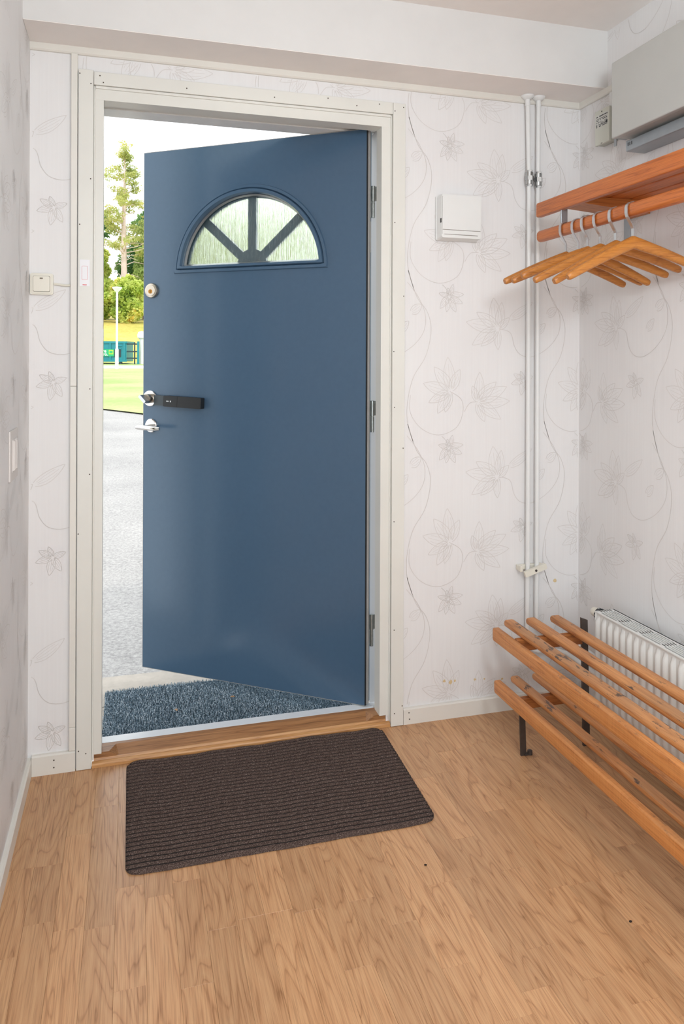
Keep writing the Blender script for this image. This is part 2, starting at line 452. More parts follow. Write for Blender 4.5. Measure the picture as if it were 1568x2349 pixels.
# crown strips under the beam
def crown(name, frame, ext, label):
    p = [(0,0),(.012,0),(.012,-.018),(.008,-.022),(0,-.022)]
    return struct(MB().prism(p, ext, frame).build(name, 'trim_paint'), label)
crown('trim_1', ((0,0,ZB),(0,-1,0),(0,0,1),(1,0,0)), (0.0, W), 'cream strip along the top of the door wall')
crown('trim_2', ((W,0,ZB),(-1,0,0),(0,0,1),(0,1,0)), (-0.26, -.0125), 'cream strip along the top of the right wall')
# vertical cover strip beside the door casing, in three lengths
t4 = struct(empty('trim_3', (0.126,0,.06)), 'narrow vertical cover strip left of the door casing')
for z0, z1 in ((.061, .132), (.1328, 1.168), (1.1688, 2.178)):
    MB().box(.117-.126, .1355-.126, -.013, 0, z0-.06, z1-.06, .0015).build('cover_strip', 'trim_paint', t4)
# casing and door frame
t5 = struct(empty('trim_4', (0.66,0,0)), 'cream door casing with exposed nail holes')
X0 = 0.66
def cbox(name, x0, x1, y0, y1, z0, z1, mat='frame_paint', bev=.0015): return MB().box(x0-X0, x1-X0, y0, y1, z0, z1, bev).build(name, mat, t5)
cL = cbox('casing_board', .138, .1815, -.016, 0, 0.001, 2.132); cR = cbox('casing_board', 1.150, 1.195, -.016, 0, 0.001, 2.128); cT = cbox('casing_board', .1825, 1.1495, -.015, 0, 2.089, 2.129)
for p, pts in ((cL, [(.142,2.118),(.174,2.09),(.174,1.80),(.143,1.66),(.174,1.16),(.174,.9),(.145,.06),(.166,.05),(.142,.72)]),
               (cR, [(1.156,2.10),(1.187,2.115),(1.157,1.72),(1.19,1.47),(1.155,1.28),(1.158,.70),(1.19,.95),(1.158,1.09),(1.162,.045),(1.19,.068),(1.16,.33)]),
               (cT, [(.20,2.117),(.21,2.097),(.46,2.105),(.74,2.105),(1.02,2.105),(1.10,2.118),(.92,2.12)])):
    for x, z in pts: MB().cyl((x-X0,-.0158,z),(x-X0,-.0168,z), .0019, n=8).build('nail_hole', 'nail_hole', p)
# inner beads + jambs with a rebate
cbox('bead', .1822, .1872, -.006, 0.0, 0.02, 2.088); cbox('bead', 1.1440, 1.1493, -.006, 0.0, 0.02, 2.088)
cbox('bead', .1875, 1.1437, -.009, 0.0, 2.080, 2.0885)
def jamb(x_stop, x_reb, x_out, name='jamb'):
    s = 1 if x_stop > x_out else -1
    p = [(x_out-X0, -.003),(x_stop-X0, -.003),(x_stop-X0, YREB),(x_reb-X0, YREB),(x_reb-X0, YEXT-.015),(x_out-X0, YEXT-.015)]
    if s < 0: p = p[::-1]
    return MB().prism(p, (0.037, ZH+.03), FZ).build(name, 'frame_paint', t5)
jamb(XL, XLR, .150); jamb(XR, XRR, 1.175)
hp = [(-.0035, ZH+.034), (-.0035, ZH), (YREB, ZH), (YREB, ZHR), (YEXT-.015, ZHR), (YEXT-.015, ZH+.06), (0, ZH+.06)]
MB().prism([(y, z) for y, z in hp], (.1875-X0, 1.1437-X0), FX).build('head_jamb', 'frame_paint', t5)
cbox('head_seal', XLR+.003, XRR-.003, YREB+.0, YREB+.008, ZHR-.009, ZHR-.001, 'rebate_paint', .001)
cbox('drip_board', XLR+.001, XRR-.001, YEXT-.09, YEXT-.016, ZHR-.004, ZHR+.0005, 'rebate_paint', .001)
# striker plate on the left jamb
cbox('strike_plate', XL-.0005, XL+.0008, .018, .042, 1.31, 1.345, 'zinc_hinge', 0)
# threshold: oak strip, oak sill with stopped chamfer, aluminium rails
t6 = struct(empty('trim_5', (0.66,0,0)), 'oak threshold with aluminium rail under the door')
MB().prism([(-.014,0.0005),(-.014,.009),(-.011,.013),(-.004,.0155),(0.0,.0155),(0.0,.0005)], (.1835-X0, 1.1485-X0), FX).build('oak_strip', 'oak_strip', t6)
MB().prism([(0.0,.012),(.004,.021),(.008,.021),(.008,.012)], (.188-X0, 1.1435-X0), FX).build('oak_fillet', 'oak_strip', t6)
sm = MB()
xa, xb = .188-X0, 1.1435-X0; xc, xd = xa+.045, xb-.045; xe, xf = xa+.075, xb-.075
zt, zl, yf, yc = .037, .018, .006, .046
V = [(xa,yf,0),(xb,yf,0),(xa,yf,zt),(xb,yf,zt),(xe,yf,zl),(xf,yf,zl),(xc,yf,zt),(xd,yf,zt),(xc+.02,yc,zt),(xd-.02,yc,zt),(xa,.06,zt),(xb,.06,zt),(xa,.06,0),(xb,.06,0)]
sm.add(V, [(0,1,5,4),(0,4,6,2),(1,3,7,5),(4,5,9,8),(4,8,6),(5,7,9),(2,6,8,10),(3,11,9,7),(8,9,11,10),(10,11,13,12),(0,2,10,12),(1,13,11,3),(0,12,13,1)])
sm.build('oak_sill', 'oak_sill', t6)
MB().box(XL-X0+.0005, XR-X0-.0005, .0605, .0705, 0.0, .0375).box(XL-X0+.0005, XR-X0-.0005, .0705, .0755, 0.0, .034).build('aluminium_rail', 'aluminium_sill', t6)
MB().box(XLR-X0+.001, XRR-X0-.001, .0755, .0795, 0.0, .026).build('rail_groove', 'cream_gap', t6)
MB().box(XLR-X0+.001, XRR-X0-.001, .0795, .118, -.03, .029).build('aluminium_rail', 'aluminium_sill', t6)

# facade / roof of the house
fb = MB(); fb.box(-.42, XLR-.001, YEXT-.02, YEXT, -.2, 2.75); fb.box(XRR+.001, 6, YEXT-.02, YEXT, -.2, 2.75); fb.box(XLR-.001, XRR+.001, YEXT-.02, YEXT, ZHR+.001, 2.75)
struct(fb.build('wall_facade', 'facade_paint'))
struct(MB().box(-.42, -.40, YBACK-.2, YEXT-.02, -.2, 2.75).build('wall_gable', 'facade_paint'))
oc = struct(empty('trim_6', (.66, YEXT, 0)))
for x0, x1, z0, z1 in ((.07,.172,-.02,2.17),(1.143,1.245,-.02,2.17),(.172,1.143,2.078,2.17)): MB().box(x0-.66, x1-.66, .0005, .022, z0, z1, .002).build('outer_casing', 'white_paint', oc)
struct(MB().box(-.42, 6, YBACK-.2, YEXT, ZC+.16, 2.78).build('roof', 'roof_felt'))

# ------------------------------------------------------------------ wallpaper print (flat ribbons of pearl ink)
def bez(p0, p1, p2, p3, n=12):
    out = []
    for i in range(n+1):
        s = i/n; a = (1-s)**3; b = 3*s*(1-s)**2; c = 3*s*s*(1-s); d = s**3
        out.append((a*p0[0]+b*p1[0]+c*p2[0]+d*p3[0], a*p0[1]+b*p1[1]+c*p2[1]+d*p3[1]))
    return out
def catmull(pts, n=7):
    out = []
    P = [pts[0]]+list(pts)+[pts[-1]]
    for i in range(1, len(P)-2):
        for k in range(n):
            s = k/n; r = []
            for c in (0, 1):
                a, b, d, e = P[i-1][c], P[i][c], P[i+1][c], P[i+2][c]
                r.append(.5*((2*b)+(-a+d)*s+(2*a-5*b+4*d-e)*s*s+(-a+3*b-3*d+e)*s**3))
            out.append(tuple(r))
    out.append(pts[-1]); return out
TILE = []
def line(pts, w=.0010): TILE.append((pts, w))
def petal(cx, cz, ang, L, wd, bend=0.0, veins=3):
    a = math.radians(ang); ux, uz = math.cos(a), math.sin(a); vx, vz = -uz, ux
    def pt(s, q): return (cx+ux*L*s+vx*(q+bend*s*s*L), cz+uz*L*s+vz*(q+bend*s*s*L))
    for sd in (1, -1):
        line([pt(s, sd*wd*math.sin(math.pi*s**.8)**.8*(1 if s < 1 else 0)) for s in [.06, .12, .2, .35, .5, .65, .78, .88, .95, 1.0]], .0010)
    for k in range(veins):
        q = (k-(veins-1)/2)*wd*.55
        line([pt(s, q*math.sin(math.pi*min(1, s*1.02))) for s in [.14, .25, .4, .6, .72+.08*(k % 2)]], .0006)
def flower(cx, cz, specs):
    for ang, L, wd, bd in specs: petal(cx, cz, ang, L, wd, bd)
# positions measured on the wall (metres)
flower(1.555, 1.895, [(205,.115,.022,.1),(170,.125,.024,0),(140,.10,.02,.1),(105,.11,.024,-.1),(75,.095,.018,.1),(230,.09,.017,-.1),(265,.075,.015,.1),(35,.06,.014,.1)])
flower(1.477, 1.634, [(80,.105,.02,.1),(50,.10,.02,-.1),(25,.125,.023,0),(-5,.125,.022,.1),(-35,.11,.02,0),(-75,.075,.016,.1),(110,.06,.014,0)])
flower(1.372, 1.672, [(170,.105,.022,-.1),(205,.09,.017,0),(232,.09,.019,.1),(255,.075,.016,0),(120,.105,.022,.1),(95,.12,.022,0),(65,.085,.018,0)])
flower(1.366, 2.005, [(100,.03,.008,0),(60,.045,.009,.2),(20,.055,.011,-.2),(-30,.055,.012,.1),(-65,.06,.012,0),(-100,.055,.011,0),(-135,.055,.012,.1),(165,.04,.009,0)])
flower(1.658, 1.71, [(110,.035,.008,0),(150,.045,.01,0),(195,.05,.011,0),(-60,.05,.011,0),(-100,.055,.012,0),(20,.04,.009,0)])
petal(1.222, 1.945, 30, .05, .016, 0.1); petal(1.60, 1.93, 25, .11, .016, .15); petal(1.18, 1.88, 40, .05, .014, .1)
line(catmull([(1.213,2.09),(1.245,2.00),(1.283,1.95),(1.298,1.886),(1.279,1.797),(1.232,1.72),(1.211,1.63),(1.213,1.56),(1.232,1.50)]), .0012)
line(catmull([(1.37,1.672),(1.412,1.645),(1.42,1.60),(1.395,1.545),(1.328,1.52),(1.262,1.545),(1.222,1.60),(1.222,1.66)]), .0011)
line(catmull([(1.56,1.895),(1.605,1.88),(1.622,1.83),(1.65,1.80),(1.70,1.797),(1.76,1.83),(1.80,1.88),(1.806,1.94),(1.78,2.0),(1.74,2.05)]), .0011)
line(catmull([(1.477,1.634),(1.447,1.63),(1.425,1.60)]), .001)
line(catmull([(1.366,2.005),(1.355,2.03),(1.34,2.045)]), .001)
TX0, TP = 1.11, 0.53
def paper(parent, to3d, u0, u1, z0, z1, skip, udir=1, du=0.0):
    """lay the repeat over a wall: to3d(u,z,off) -> point"""
    vs, fs = [], []
    for i in range(-6, 9):
        for j in range(-5, 3):
            for lid, (pts, w) in enumerate(TILE):
                m = len(pts); pr = [(p[0]+i*TP+du, p[1]+j*TP) for p in pts]
                if max(p[0] for p in pr) < u0 or min(p[0] for p in pr) > u1 or max(p[1] for p in pr) < z0 or min(p[1] for p in pr) > z1: continue
                for k in range(m-1):
                    a, b = pr[k], pr[k+1]
                    c = ((a[0]+b[0])/2, (a[1]+b[1])/2)
                    if not (u0+.003 < min(a[0], b[0]) and max(a[0], b[0]) < u1-.003 and z0 < min(a[1], b[1]) and max(a[1], b[1]) < z1): continue
                    if skip and skip(c): continue
                    dx, dz = b[0]-a[0], b[1]-a[1]; L = math.hypot(dx, dz) or 1
                    nx, nz = -dz/L*w, dx/L*w; ex, ez = dx/L*w*.5, dz/L*w*.5
                    q = len(vs); hh = .00006+.0000025*(lid % 40)
                    vs += [to3d(a[0]-ex+nx, a[1]-ez+nz, hh), to3d(a[0]-ex-nx, a[1]-ez-nz, hh), to3d(b[0]+ex-nx, b[1]+ez-nz, hh), to3d(b[0]+ex+nx, b[1]+ez+nz, hh)]
                    fs.append((q, q+1, q+2, q+3))
    o = raw('wallpaper_print', vs, fs, 'ink', parent); o['kind'] = 'stuff'; return o
paper(wall_front, lambda u, z, h: (u, -h, z), 0.0, W, .055, 2.178, lambda c: .13 < c[0] < 1.197 and c[1] < 2.135)
paper(wall_right, lambda u, z, h: (W-h, -(u-W), z), W, W+2.2, .03, 2.39, None, du=0.02)
paper(wall_left, lambda u, z, h: (h, u, z), -2.2, 0.0, .055, 2.39, None, du=.16)
# scuffs where the paper has been knocked off above the baseboard
plain('torn_paper', (222,196,150), 0.9); plain('torn_edge', (232,226,218), 0.9)
for x, z, r in ((1.353,.128,.006),(1.377,.122,.009),(1.393,.124,.005),(1.47,.120,.005),(1.507,.118,.004),(1.577,.110,.005),(1.79,.445,.008)):
    a0 = random.random()*6
    poly = [(x+r*random.uniform(.55,1.1)*math.cos(a0+2*math.pi*k/9), z+r*random.uniform(.5,1.0)*math.sin(a0+2*math.pi*k/9)) for k in range(9)]
    MB().prism(poly, (-.0009, -.0002), FY).build('scuff', 'torn_paper', wall_front)

# ------------------------------------------------------------------ added fill light shaped as a pendant (unseen, right of the camera)
t = NT('fill_globe_glow'); t.set(Base_Color=(.95,.93,.9,1), Roughness=.4); t.b.inputs['Emission Color'].default_value = (.84,.94,1,1); t.b.inputs['Emission Strength'].default_value = 66.0; M['fill_globe_glow'] = t.m
cl_ = empty('fill_pendant', (.95, -2.15, ZC)); tag(cl_, 'added fill light shaped as an opal globe pendant, out of view', 'lamp')
MB().lathe([(.05,0),(.05,.012),(.02,.05)], (0,0,0), (0,0,-1), 28).build('ceiling_cup', 'white_paint', cl_)
MB().cyl((0,0,-.04),(0,0,-.42), .003, n=8).build('cord', 'white_paint', cl_)
MB().lathe([(.03,.41),(.03,.44),(.06,.45)], (0,0,0), (0,0,-1), 24).build('lamp_holder', 'white_paint', cl_)
MB().lathe([(.11*math.sin(math.pi*k/16)+.0005, .555-.11*math.cos(math.pi*k/16)) for k in range(2,17)], (0,0,0), (0,0,-1), 32).build('fill_globe', 'fill_globe_glow', cl_)

# ================================================================== DOOR LEAF
ANG = math.radians(36.3)
HX, HY = 1.089, 0.090
door = struct(empty('door_1', (HX, HY, 0)), 'blue entrance door standing ajar with half-round glazed light')
# local frame: s along the leaf from the hinge edge, n into the room
dS = Vector((-math.cos(ANG), math.sin(ANG), 0)); dN = Vector((-math.sin(ANG), -math.cos(ANG), 0))
def DF(off=0.0): return (dN*off, dS, Vector((0,0,1)), dN)
def dp(s, n, z): return dS*s + dN*n + Vector((0,0,z))
LW, LZ0, LZ1, LT = 0.926, 0.034, 2.064, 0.046
AC, AZ, RO, RI = 0.466, 1.585, 0.322, 0.288          # arch
ZG = 1.612
def ray_hole(th, R, zbot, rc=0.02):
    """distance from the hole's centre (AC, 1.70) to the arch outline at angle th"""
    cx, cz = AC, 1.70; dx, dz = math.cos(th), math.sin(th)
    # circle about (AC,AZ)
    oz = cz-AZ; b = oz*dz; c = oz*oz-R*R
    tt = -b+math.sqrt(b*b-c)
    if dz < 0: tt = min(tt, (zbot-cz)/dz)
    return tt
angs = sorted(set([2*math.pi*k/96 for k in range(96)] + [math.atan2(z-1.70, s-AC) % (2*math.pi) for s in (0, LW) for z in (LZ0, LZ1)]
      + [math.atan2(ZG-1.70, sg*math.sqrt(RI**2-(ZG-AZ)**2)) % (2*math.pi) for sg in (1,-1)]))
inner, outer = [], []
for th in angs:
    dx, dz = math.cos(th), math.sin(th); r = ray_hole(th, RI, ZG)
    inner.append((AC+dx*r, 1.70+dz*r))
    c = []
    if dx > 1e-9: c.append((LW-AC)/dx)
    if dx < -1e-9: c.append(-AC/dx)
    if dz > 1e-9: c.append((LZ1-1.70)/dz)
    if dz < -1e-9: c.append((LZ0-1.70)/dz)
    r = min(c); outer.append((AC+dx*r, 1.70+dz*r))
N = len(angs); lv = []
for n_ in (0.0, -LT):
    lv += [dp(s, n_, z) for s, z in inner] + [dp(s, n_, z) for s, z in outer]
lf = []
for i in range(N):
    j = (i+1) % N
    lf += [(i, j, N+j, N+i), (2*N+i, 3*N+i, 3*N+j, 2*N+j), (i, 2*N+i, 2*N+j, j), (N+i, N+j, 3*N+j, 3*N+i)]
MB().add(lv, lf).build('leaf', 'door_blue', door)
# thin aluminium-grey edge lipping round the leaf
lip = MB()
for a, b in (((0.0, LW), (LZ1, LZ1+.003)), ((0.0, LW), (LZ0-.003, LZ0)), ((LW, LW+.003), (LZ0-.003, LZ1+.003))):
    lip.prism([(a[0], b[0]), (a[1], b[0]), (a[1], b[1]), (a[0], b[1])], (-.012, -.002), DF())
lip.build('edge_lipping', 'rubber_seal', door)
MB().prism([(-.004,LZ0),(0,LZ0),(0,LZ1),(-.004,LZ1)], (-.006,-.0005), DF()).build('edge_gap', 'black_gap', door)
MB().prism([(-.009,LZ0+.004),(0,LZ0+.004),(0,LZ1-.004),(-.009,LZ1-.004)], (-.020,-.0065), DF()).build('weather_seal', 'rubber_seal', door)
MB().prism([(-.003,LZ0),(0,LZ0),(0,LZ1),(-.003,LZ1)], (-.046,-.021), DF()).build('edge_face', 'door_edge_paint', door)
MB().prism([(-.0036,1.635),(-.003,1.635),(-.003,1.745),(-.0036,1.745)], (-.042,-.026), DF()).build('edge_label', 'label_paper', door)
# mouldings of the half-round light
def arch_ring(r0, z0, r1, z1, n0, n1, mat, name, r0b=None, z0b=None):
    """ring between outline (r0,z0) outer and (r1,z1) inner, from n0 to n1 proud of the leaf; r0b = outer at the top"""
    th = [2*math.pi*k/120 for k in range(120)]
    for R, zb in ((r0, z0), (r1, z1)):
        th += [math.atan2(zb-1.70, sg*math.sqrt(max(0, R*R-(zb-AZ)**2))) % (2*math.pi) for sg in (1,-1)]
    th = sorted(set(th))
    def out(R, zb): return [(AC+math.cos(a)*ray_hole(a, R, zb), 1.70+math.sin(a)*ray_hole(a, R, zb)) for a in th]
    rings = [(out(r0, z0), n0), (out(r0-.003, z0+.003), n1), (out(r1+.004, z1-.004), n1), (out(r1, z1), n0)]
    m = len(th); vs = []; fs = []
    for pts, n_ in rings: vs += [dp(s, n_, z) for s, z in pts]
    for k in range(4):
        a, b = k*m, ((k+1) % 4)*m
        for i in range(m): fs.append((a+i, a+(i+1) % m, b+(i+1) % m, b+i))
    return MB().add(vs, fs, True).build(name, mat, door)
arch_ring(RO, 1.582, RO-.017, 1.599, -.001, .007, 'door_blue', 'light_moulding')
arch_ring(RO-.016, 1.598, RI-.001, ZG+.001, -.001, .011, 'door_blue', 'light_bead')
arch_ring(RI+.002, ZG-.003, RI-.008, ZG+.007, -.020, -.012, 'aluminium', 'glazing_strip')
gpts = [(AC+math.cos(a)*ray_hole(a, RI-.001, ZG+.001), 1.70+math.sin(a)*ray_hole(a, RI-.001, ZG+.001)) for a in angs]
MB().prism(gpts, (-.030, -.026), DF()).build('glass_pane', 'rain_glass', door)
# sunburst muntins on the outer side of the glass
mt = MB()
def mbar(a, r0, r1, w):
    a = math.radians(a); dx, dz = math.cos(a), math.sin(a)
    mt.prism([(AC+dx*r0-dz*w/2, ZG-.01+dz*r0+dx*w/2), (AC+dx*r1-dz*w/2, ZG-.01+dz*r1+dx*w/2), (AC+dx*r1+dz*w/2, ZG-.01+dz*r1-dx*w/2), (AC+dx*r0+dz*w/2, ZG-.01+dz*r0-dx*w/2)], (-.046, -.034), DF())
for a in (42, 90, 138): mbar(a, .03, .284 if a != 90 else .268, .034)
hub = [(AC+.062*math.cos(math.radians(k*15)), ZG-.004+.062*math.sin(math.radians(k*15))) for k in range(13)]
mt.prism(hub, (-.046, -.033), DF())
mt.build('muntin_sunburst', 'door_blue', door)
arch_ring(RI+.003, ZG-.004, RI-.010, ZG+.006, -.047, -.036, 'door_blue', 'outer_bead')
# cylinder lock
cyl = MB().lathe([(.0295,0),(.0295,.006),(.027,.011),(.0215,.0125),(.021,.0135),(.0,.0135)][:5]+[(.0005,.0138)], dp(.887, 0, 1.520), dN, 32).build('lock_cylinder', 'satin_nickel', door)
MB().lathe([(.0085,.0),(.0085,.0012),(.0005,.0014)], dp(.887, .0136, 1.516), dN, 20).build('key_plug', 'brass', cyl)
MB().prism([(.886,1.510),(.888,1.510),(.888,1.522),(.886,1.522)], (.0148,.0156), DF()).build('keyhole', 'black_gap', cyl)
# smart lock: thumb-turn on a chrome rose, black motor bar
tr = MB().lathe([(.031,0),(.031,.006),(.029,.008),(.0005,.0082)], dp(.893, 0, 1.096), dN, 32).build('thumbturn_rose', 'chrome', door)
MB().lathe([(.0185,.0),(.0185,.022),(.017,.024),(.0005,.0242)], dp(.893, .008, 1.096), dN, 28).build('thumbturn_drum', 'satin_nickel', tr)
kn = MB(); kd = dS*math.cos(.75)+Vector((0,0,1))*math.sin(.75); kv = dN.cross(kd)
kn.prism(rounded(-.019, .019, -.006, .006, .004), (.032, .058), (dp(.893, 0, 1.096), kd, kv, dN)); kn.build('thumbturn_grip', 'aluminium', tr)
tilt = math.radians(-2.2)
bu = dS*math.cos(tilt) + Vector((0,0,1))*math.sin(-tilt); bv = dN.cross(bu)*-1
if bv.z < 0: bv = -bv
bar = MB().prism(rounded(-.245, -.078, -.021, .021, .004), (.004, .030), (dp(.893, 0, 1.092), bu, bv, dN)).build('lock_motor_bar', 'black_plastic', door)
MB().prism(rounded(-.079, -.028, -.0195, .0195, .003), (.003, .019), (dp(.893, 0, 1.092), bu, bv, dN)).build('lock_bracket', 'lock_grey', bar)
MB().prism([(-.141,-.020),(-.140,-.020),(-.140,.020),(-.141,.020)], (.0295,.0304), (dp(.893, 0, 1.092), bu, bv, dN)).build('panel_joint', 'black_gap', bar)
mk = MB()
for a, b, c, d in ((-.103,-.092,-.001,.002),(-.113,-.109,-.003,.003)): mk.prism([(a,c),(b,c),(b,d),(a,d)], (.0298,.0305), (dp(.893, 0, 1.092), bu, bv, dN))
mk.build('lock_print', 'print_white', bar)
# lever handle
lr = MB().lathe([(.027,0),(.027,.005),(.024,.008),(.0005,.0085)], dp(.889, 0, .989), dN, 32).build('handle_rose', 'chrome', door)
lv_ = MB(); lv_.lathe([(.010,0),(.009,.040)], dp(.889, .008, .985), dN, 20)
lv_.tube([dp(.925, .050, .985), dp(.915, .052, .985), dp(.89, .054, .985), dp(.86, .056, .9845), dp(.832, .056, .984), dp(.815, .054, .9835)], .0085, 16, True, [.006,.0085,.0095,.0098,.0092,.006])
lv_.build('lever', 'chrome', lr)
# hinges
for z0, z1 in ((1.757, 1.87), (.994, 1.106), (.233, .345)):
    hp_ = Vector((1.121-HX, .112-HY, 0))
    h = MB(); zm = (z0+z1)/2
    h.cyl(hp_+Vector((0,0,z0)), hp_+Vector((0,0,zm-.002)), .0065, n=16); h.cyl(hp_+Vector((0,0,zm+.002)), hp_+Vector((0,0,z1)), .0072, n=16)
    h.cyl(hp_+Vector((0,0,zm-.002)), hp_+Vector((0,0,zm+.002)), .005, n=12)
    h.prism([(-.0045, z0+.004),(-.0035, z0+.004),(-.0035, z1-.002),(-.0045, z1-.002)], (-.046,-.021), DF())
    h.box(1.121-HX, 1.1368-HX, .110-HY, .114-HY, zm+.004, z1-.001)
    h.build('hinge', 'zinc_hinge', door)

# ================================================================== MATS
# brown ribbed indoor mat
mat_x0, mat_x1, mat_y0, mat_y1 = 0.285, 1.098, -0.537, -0.018
nr = 30; pitch = (mat_y1-mat_y0)/nr; th = .0085
vs, fs = [], []
nx = 90; rowy = []
for r in range(nr):
    for q, hq in ((0,0.0),(.36,0.0),(.42,.0024),(.52,.0036),(.68,.0040),(.84,.0036),(.94,.0024)): rowy.append((mat_y0+(r+q)*pitch, hq))
rowy.append((mat_y1, .0))
rc = .035
for y, z in rowy:
    dy = max(0, mat_y0+rc-y, y-(mat_y1-rc)); ins = rc-math.sqrt(max(0, rc*rc-dy*dy))
    for i in range(nx+1):
        s = i/nx
        x = mat_x0+ins+(mat_x1-mat_x0-2*ins)*s
        skew = -.024*(x-mat_x0)/(mat_x1-mat_x0)*((y-mat_y0)/(mat_y1-mat_y0)) if True else 0
        wob = .0016*math.sin(x*23+1)+.0010*math.sin(x*61)
        edge = min(1, min(i, nx-i)/1.2)
        far = (y-mat_y0)/(mat_y1-mat_y0)
        vs.append((x+.016*far*s, y+wob*(.6+far)+skew*0, .0042+z*(.55+.45*edge) + .0012*math.sin(x*9)*far**4))
m = nx+1
for j in range(len(rowy)-1):
    for i in range(nx): fs.append((j*m+i, j*m+i+1, (j+1)*m+i+1, (j+1)*m+i))
# skirt
bd = [i for i in range(m)] + [j*m+nx for j in range(1, len(rowy))] + [(len(rowy)-1)*m+i for i in range(nx-1, -1, -1)] + [j*m for j in range(len(rowy)-2, 0, -1)]
b0 = len(vs); vs += [(vs[i][0], vs[i][1], .0008) for i in bd]
for k in range(len(bd)):
    k2 = (k+1) % len(bd); fs.append((bd[k2], bd[k], b0+k, b0+k2))
fs.append(tuple(b0+k for k in range(len(bd))))
dm = raw('doormat', vs, fs, 'mat_brown'); dm.data.polygons.foreach_set('use_smooth', [True]*len(dm.data.polygons))
dm.data.materials.append(M['mat_gap_shade']); nq = (len(rowy)-1)*nx
for j in range(len(rowy)-1):
    if j % 7 == 0 and 0 < j:
        for i in range(nx): dm.data.polygons[j*nx+i].material_index = 1
tag(dm, 'dark brown ribbed doormat with rounded corners on the oak floor inside the door', 'doormat')

# blue-grey bristle mat outside, on the slab
om = empty('bristle_mat', (0.66, .37, -.034)); tag(om, 'blue-grey bristle mat lying outside the threshold', 'doormat')
ox0, ox1, oy0, oy1 = .205, 1.12, .135, .585
MB().box(ox0-.66, ox1-.66, oy0-.37, oy1-.37, 0, .004).build('backing', 'turf_backing', om)
pv, pf = [], []
for gx in np.arange(ox0+.003, ox1, .0092):
    for gy in np.arange(oy0+.003, oy1, .0075):
        for b in range(3):
            x = gx-.66+random.uniform(-.003,.003); y = gy-.37+random.uniform(-.003,.003); a = random.uniform(0, math.pi)
            dx, dy = math.cos(a)*.0017, math.sin(a)*.0017; lx, ly = random.uniform(-.006,.006), random.uniform(-.006,.006); hh = random.uniform(.010,.017)
            q = len(pv); pv += [(x-dx,y-dy,.003),(x+dx,y+dy,.003),(x+lx+dx*.5,y+ly+dy*.5,hh),(x+lx-dx*.5,y+ly-dy*.5,hh)]; pf.append((q,q+1,q+2,q+3))
tag(raw('bristles', pv, pf, 'turf_mat', om), kind='stuff')

# ================================================================== WALL FITTINGS
# light switch by the door
sw = empty('light_switch', (.036, 0, 1.476)); tag(sw, 'cream square rocker switch with indicator window left of the door casing', 'switch')
MB().prism(rounded(-.033, .032, -.032, .032, .006), (-.011, -.0006), FY).prism(rounded(-.029,.028,-.028,.028,.005), (-.0135,-.011), FY).build('surround', 'cream_plastic', sw)
MB().prism(rounded(-.0245, .0235, -.0235, .024, .004), (-.0138, -.0130), FY).build('rocker_gap', 'cream_gap', sw)
rk = MB().prism(rounded(-.0235, .0225, -.0225, .023, .004), (-.0165, -.0135), FY).build('rocker', 'cream_plastic', sw)
MB().prism(rounded(-.0055, .0035, .0145, .0185, .0015), (-.0170, -.0164), FY).build('indicator_window', 'cream_gap', rk)
cw = MB(); cw.tube([(.034,-.004,.002),(.05,-.0045,.0),(.065,-.004,-.002),(.080,-.0045,-.001)], .0035, 8).build('cable_stub', 'cream_plastic', sw)
# double switch plate on the left wall
s2 = empty('light_switch', (0, -.315, 1.005)); plain('switch_offwhite', (216,209,204), 0.4, var=0.01)
tag(s2, 'flat off-white double switch plate on the left wall', 'switch')
MB().prism(rounded(-.073, .055, -.064, .064, .004), (.0006, .005), FX).build('plate', 'switch_offwhite', s2)
MB().prism([(-.045,-.042),(.030,-.042),(.030,.042),(-.045,.042)], (.005, .0058), FX).build('frame_rim', 'switch_offwhite', s2)
for a, b in ((-.043,-.008),(-.005,.028)):
    MB().add([(.0058,a,-.039),(.0058,b,-.039),(.0058,b,.039),(.0058,a,.039),(.012,a,-.036),(.007,b,-.036),(.007,b,.036),(.012,a,.036)],
        [(0,1,5,4),(1,2,6,5),(2,3,7,6),(3,0,4,7),(4,5,6,7)]).build('rocker', 'switch_offwhite', s2)
# paper tag on the casing
tg = empty('paper_tag', (.158, -.016, 1.513)); tag(tg, 'small white card with red rounded outline stuck on the left casing', 'sticker')
MB().prism([(-.0145,-.040),(.0145,-.040),(.0145,.040),(-.0145,.040)], (-.0012, -.0004), FY).build('card', 'sticker_white', tg)
ro_ = rounded(-.0085,.0085,-.021,.021,.003); ri_ = rounded(-.0078,.0078,-.0203,.0203,.0024); n_ = len(ro_)
MB().add([(x,-.0014,z) for x, z in ro_]+[(x,-.0014,z) for x, z in ri_], [(i,(i+1) % n_,n_+(i+1) % n_,n_+i) for i in range(n_)]).build('red_outline', 'print_red', tg)
MB().box(-.006,.006,-.0015,-.0012,-.0375,-.035).build('red_line', 'print_red', tg)
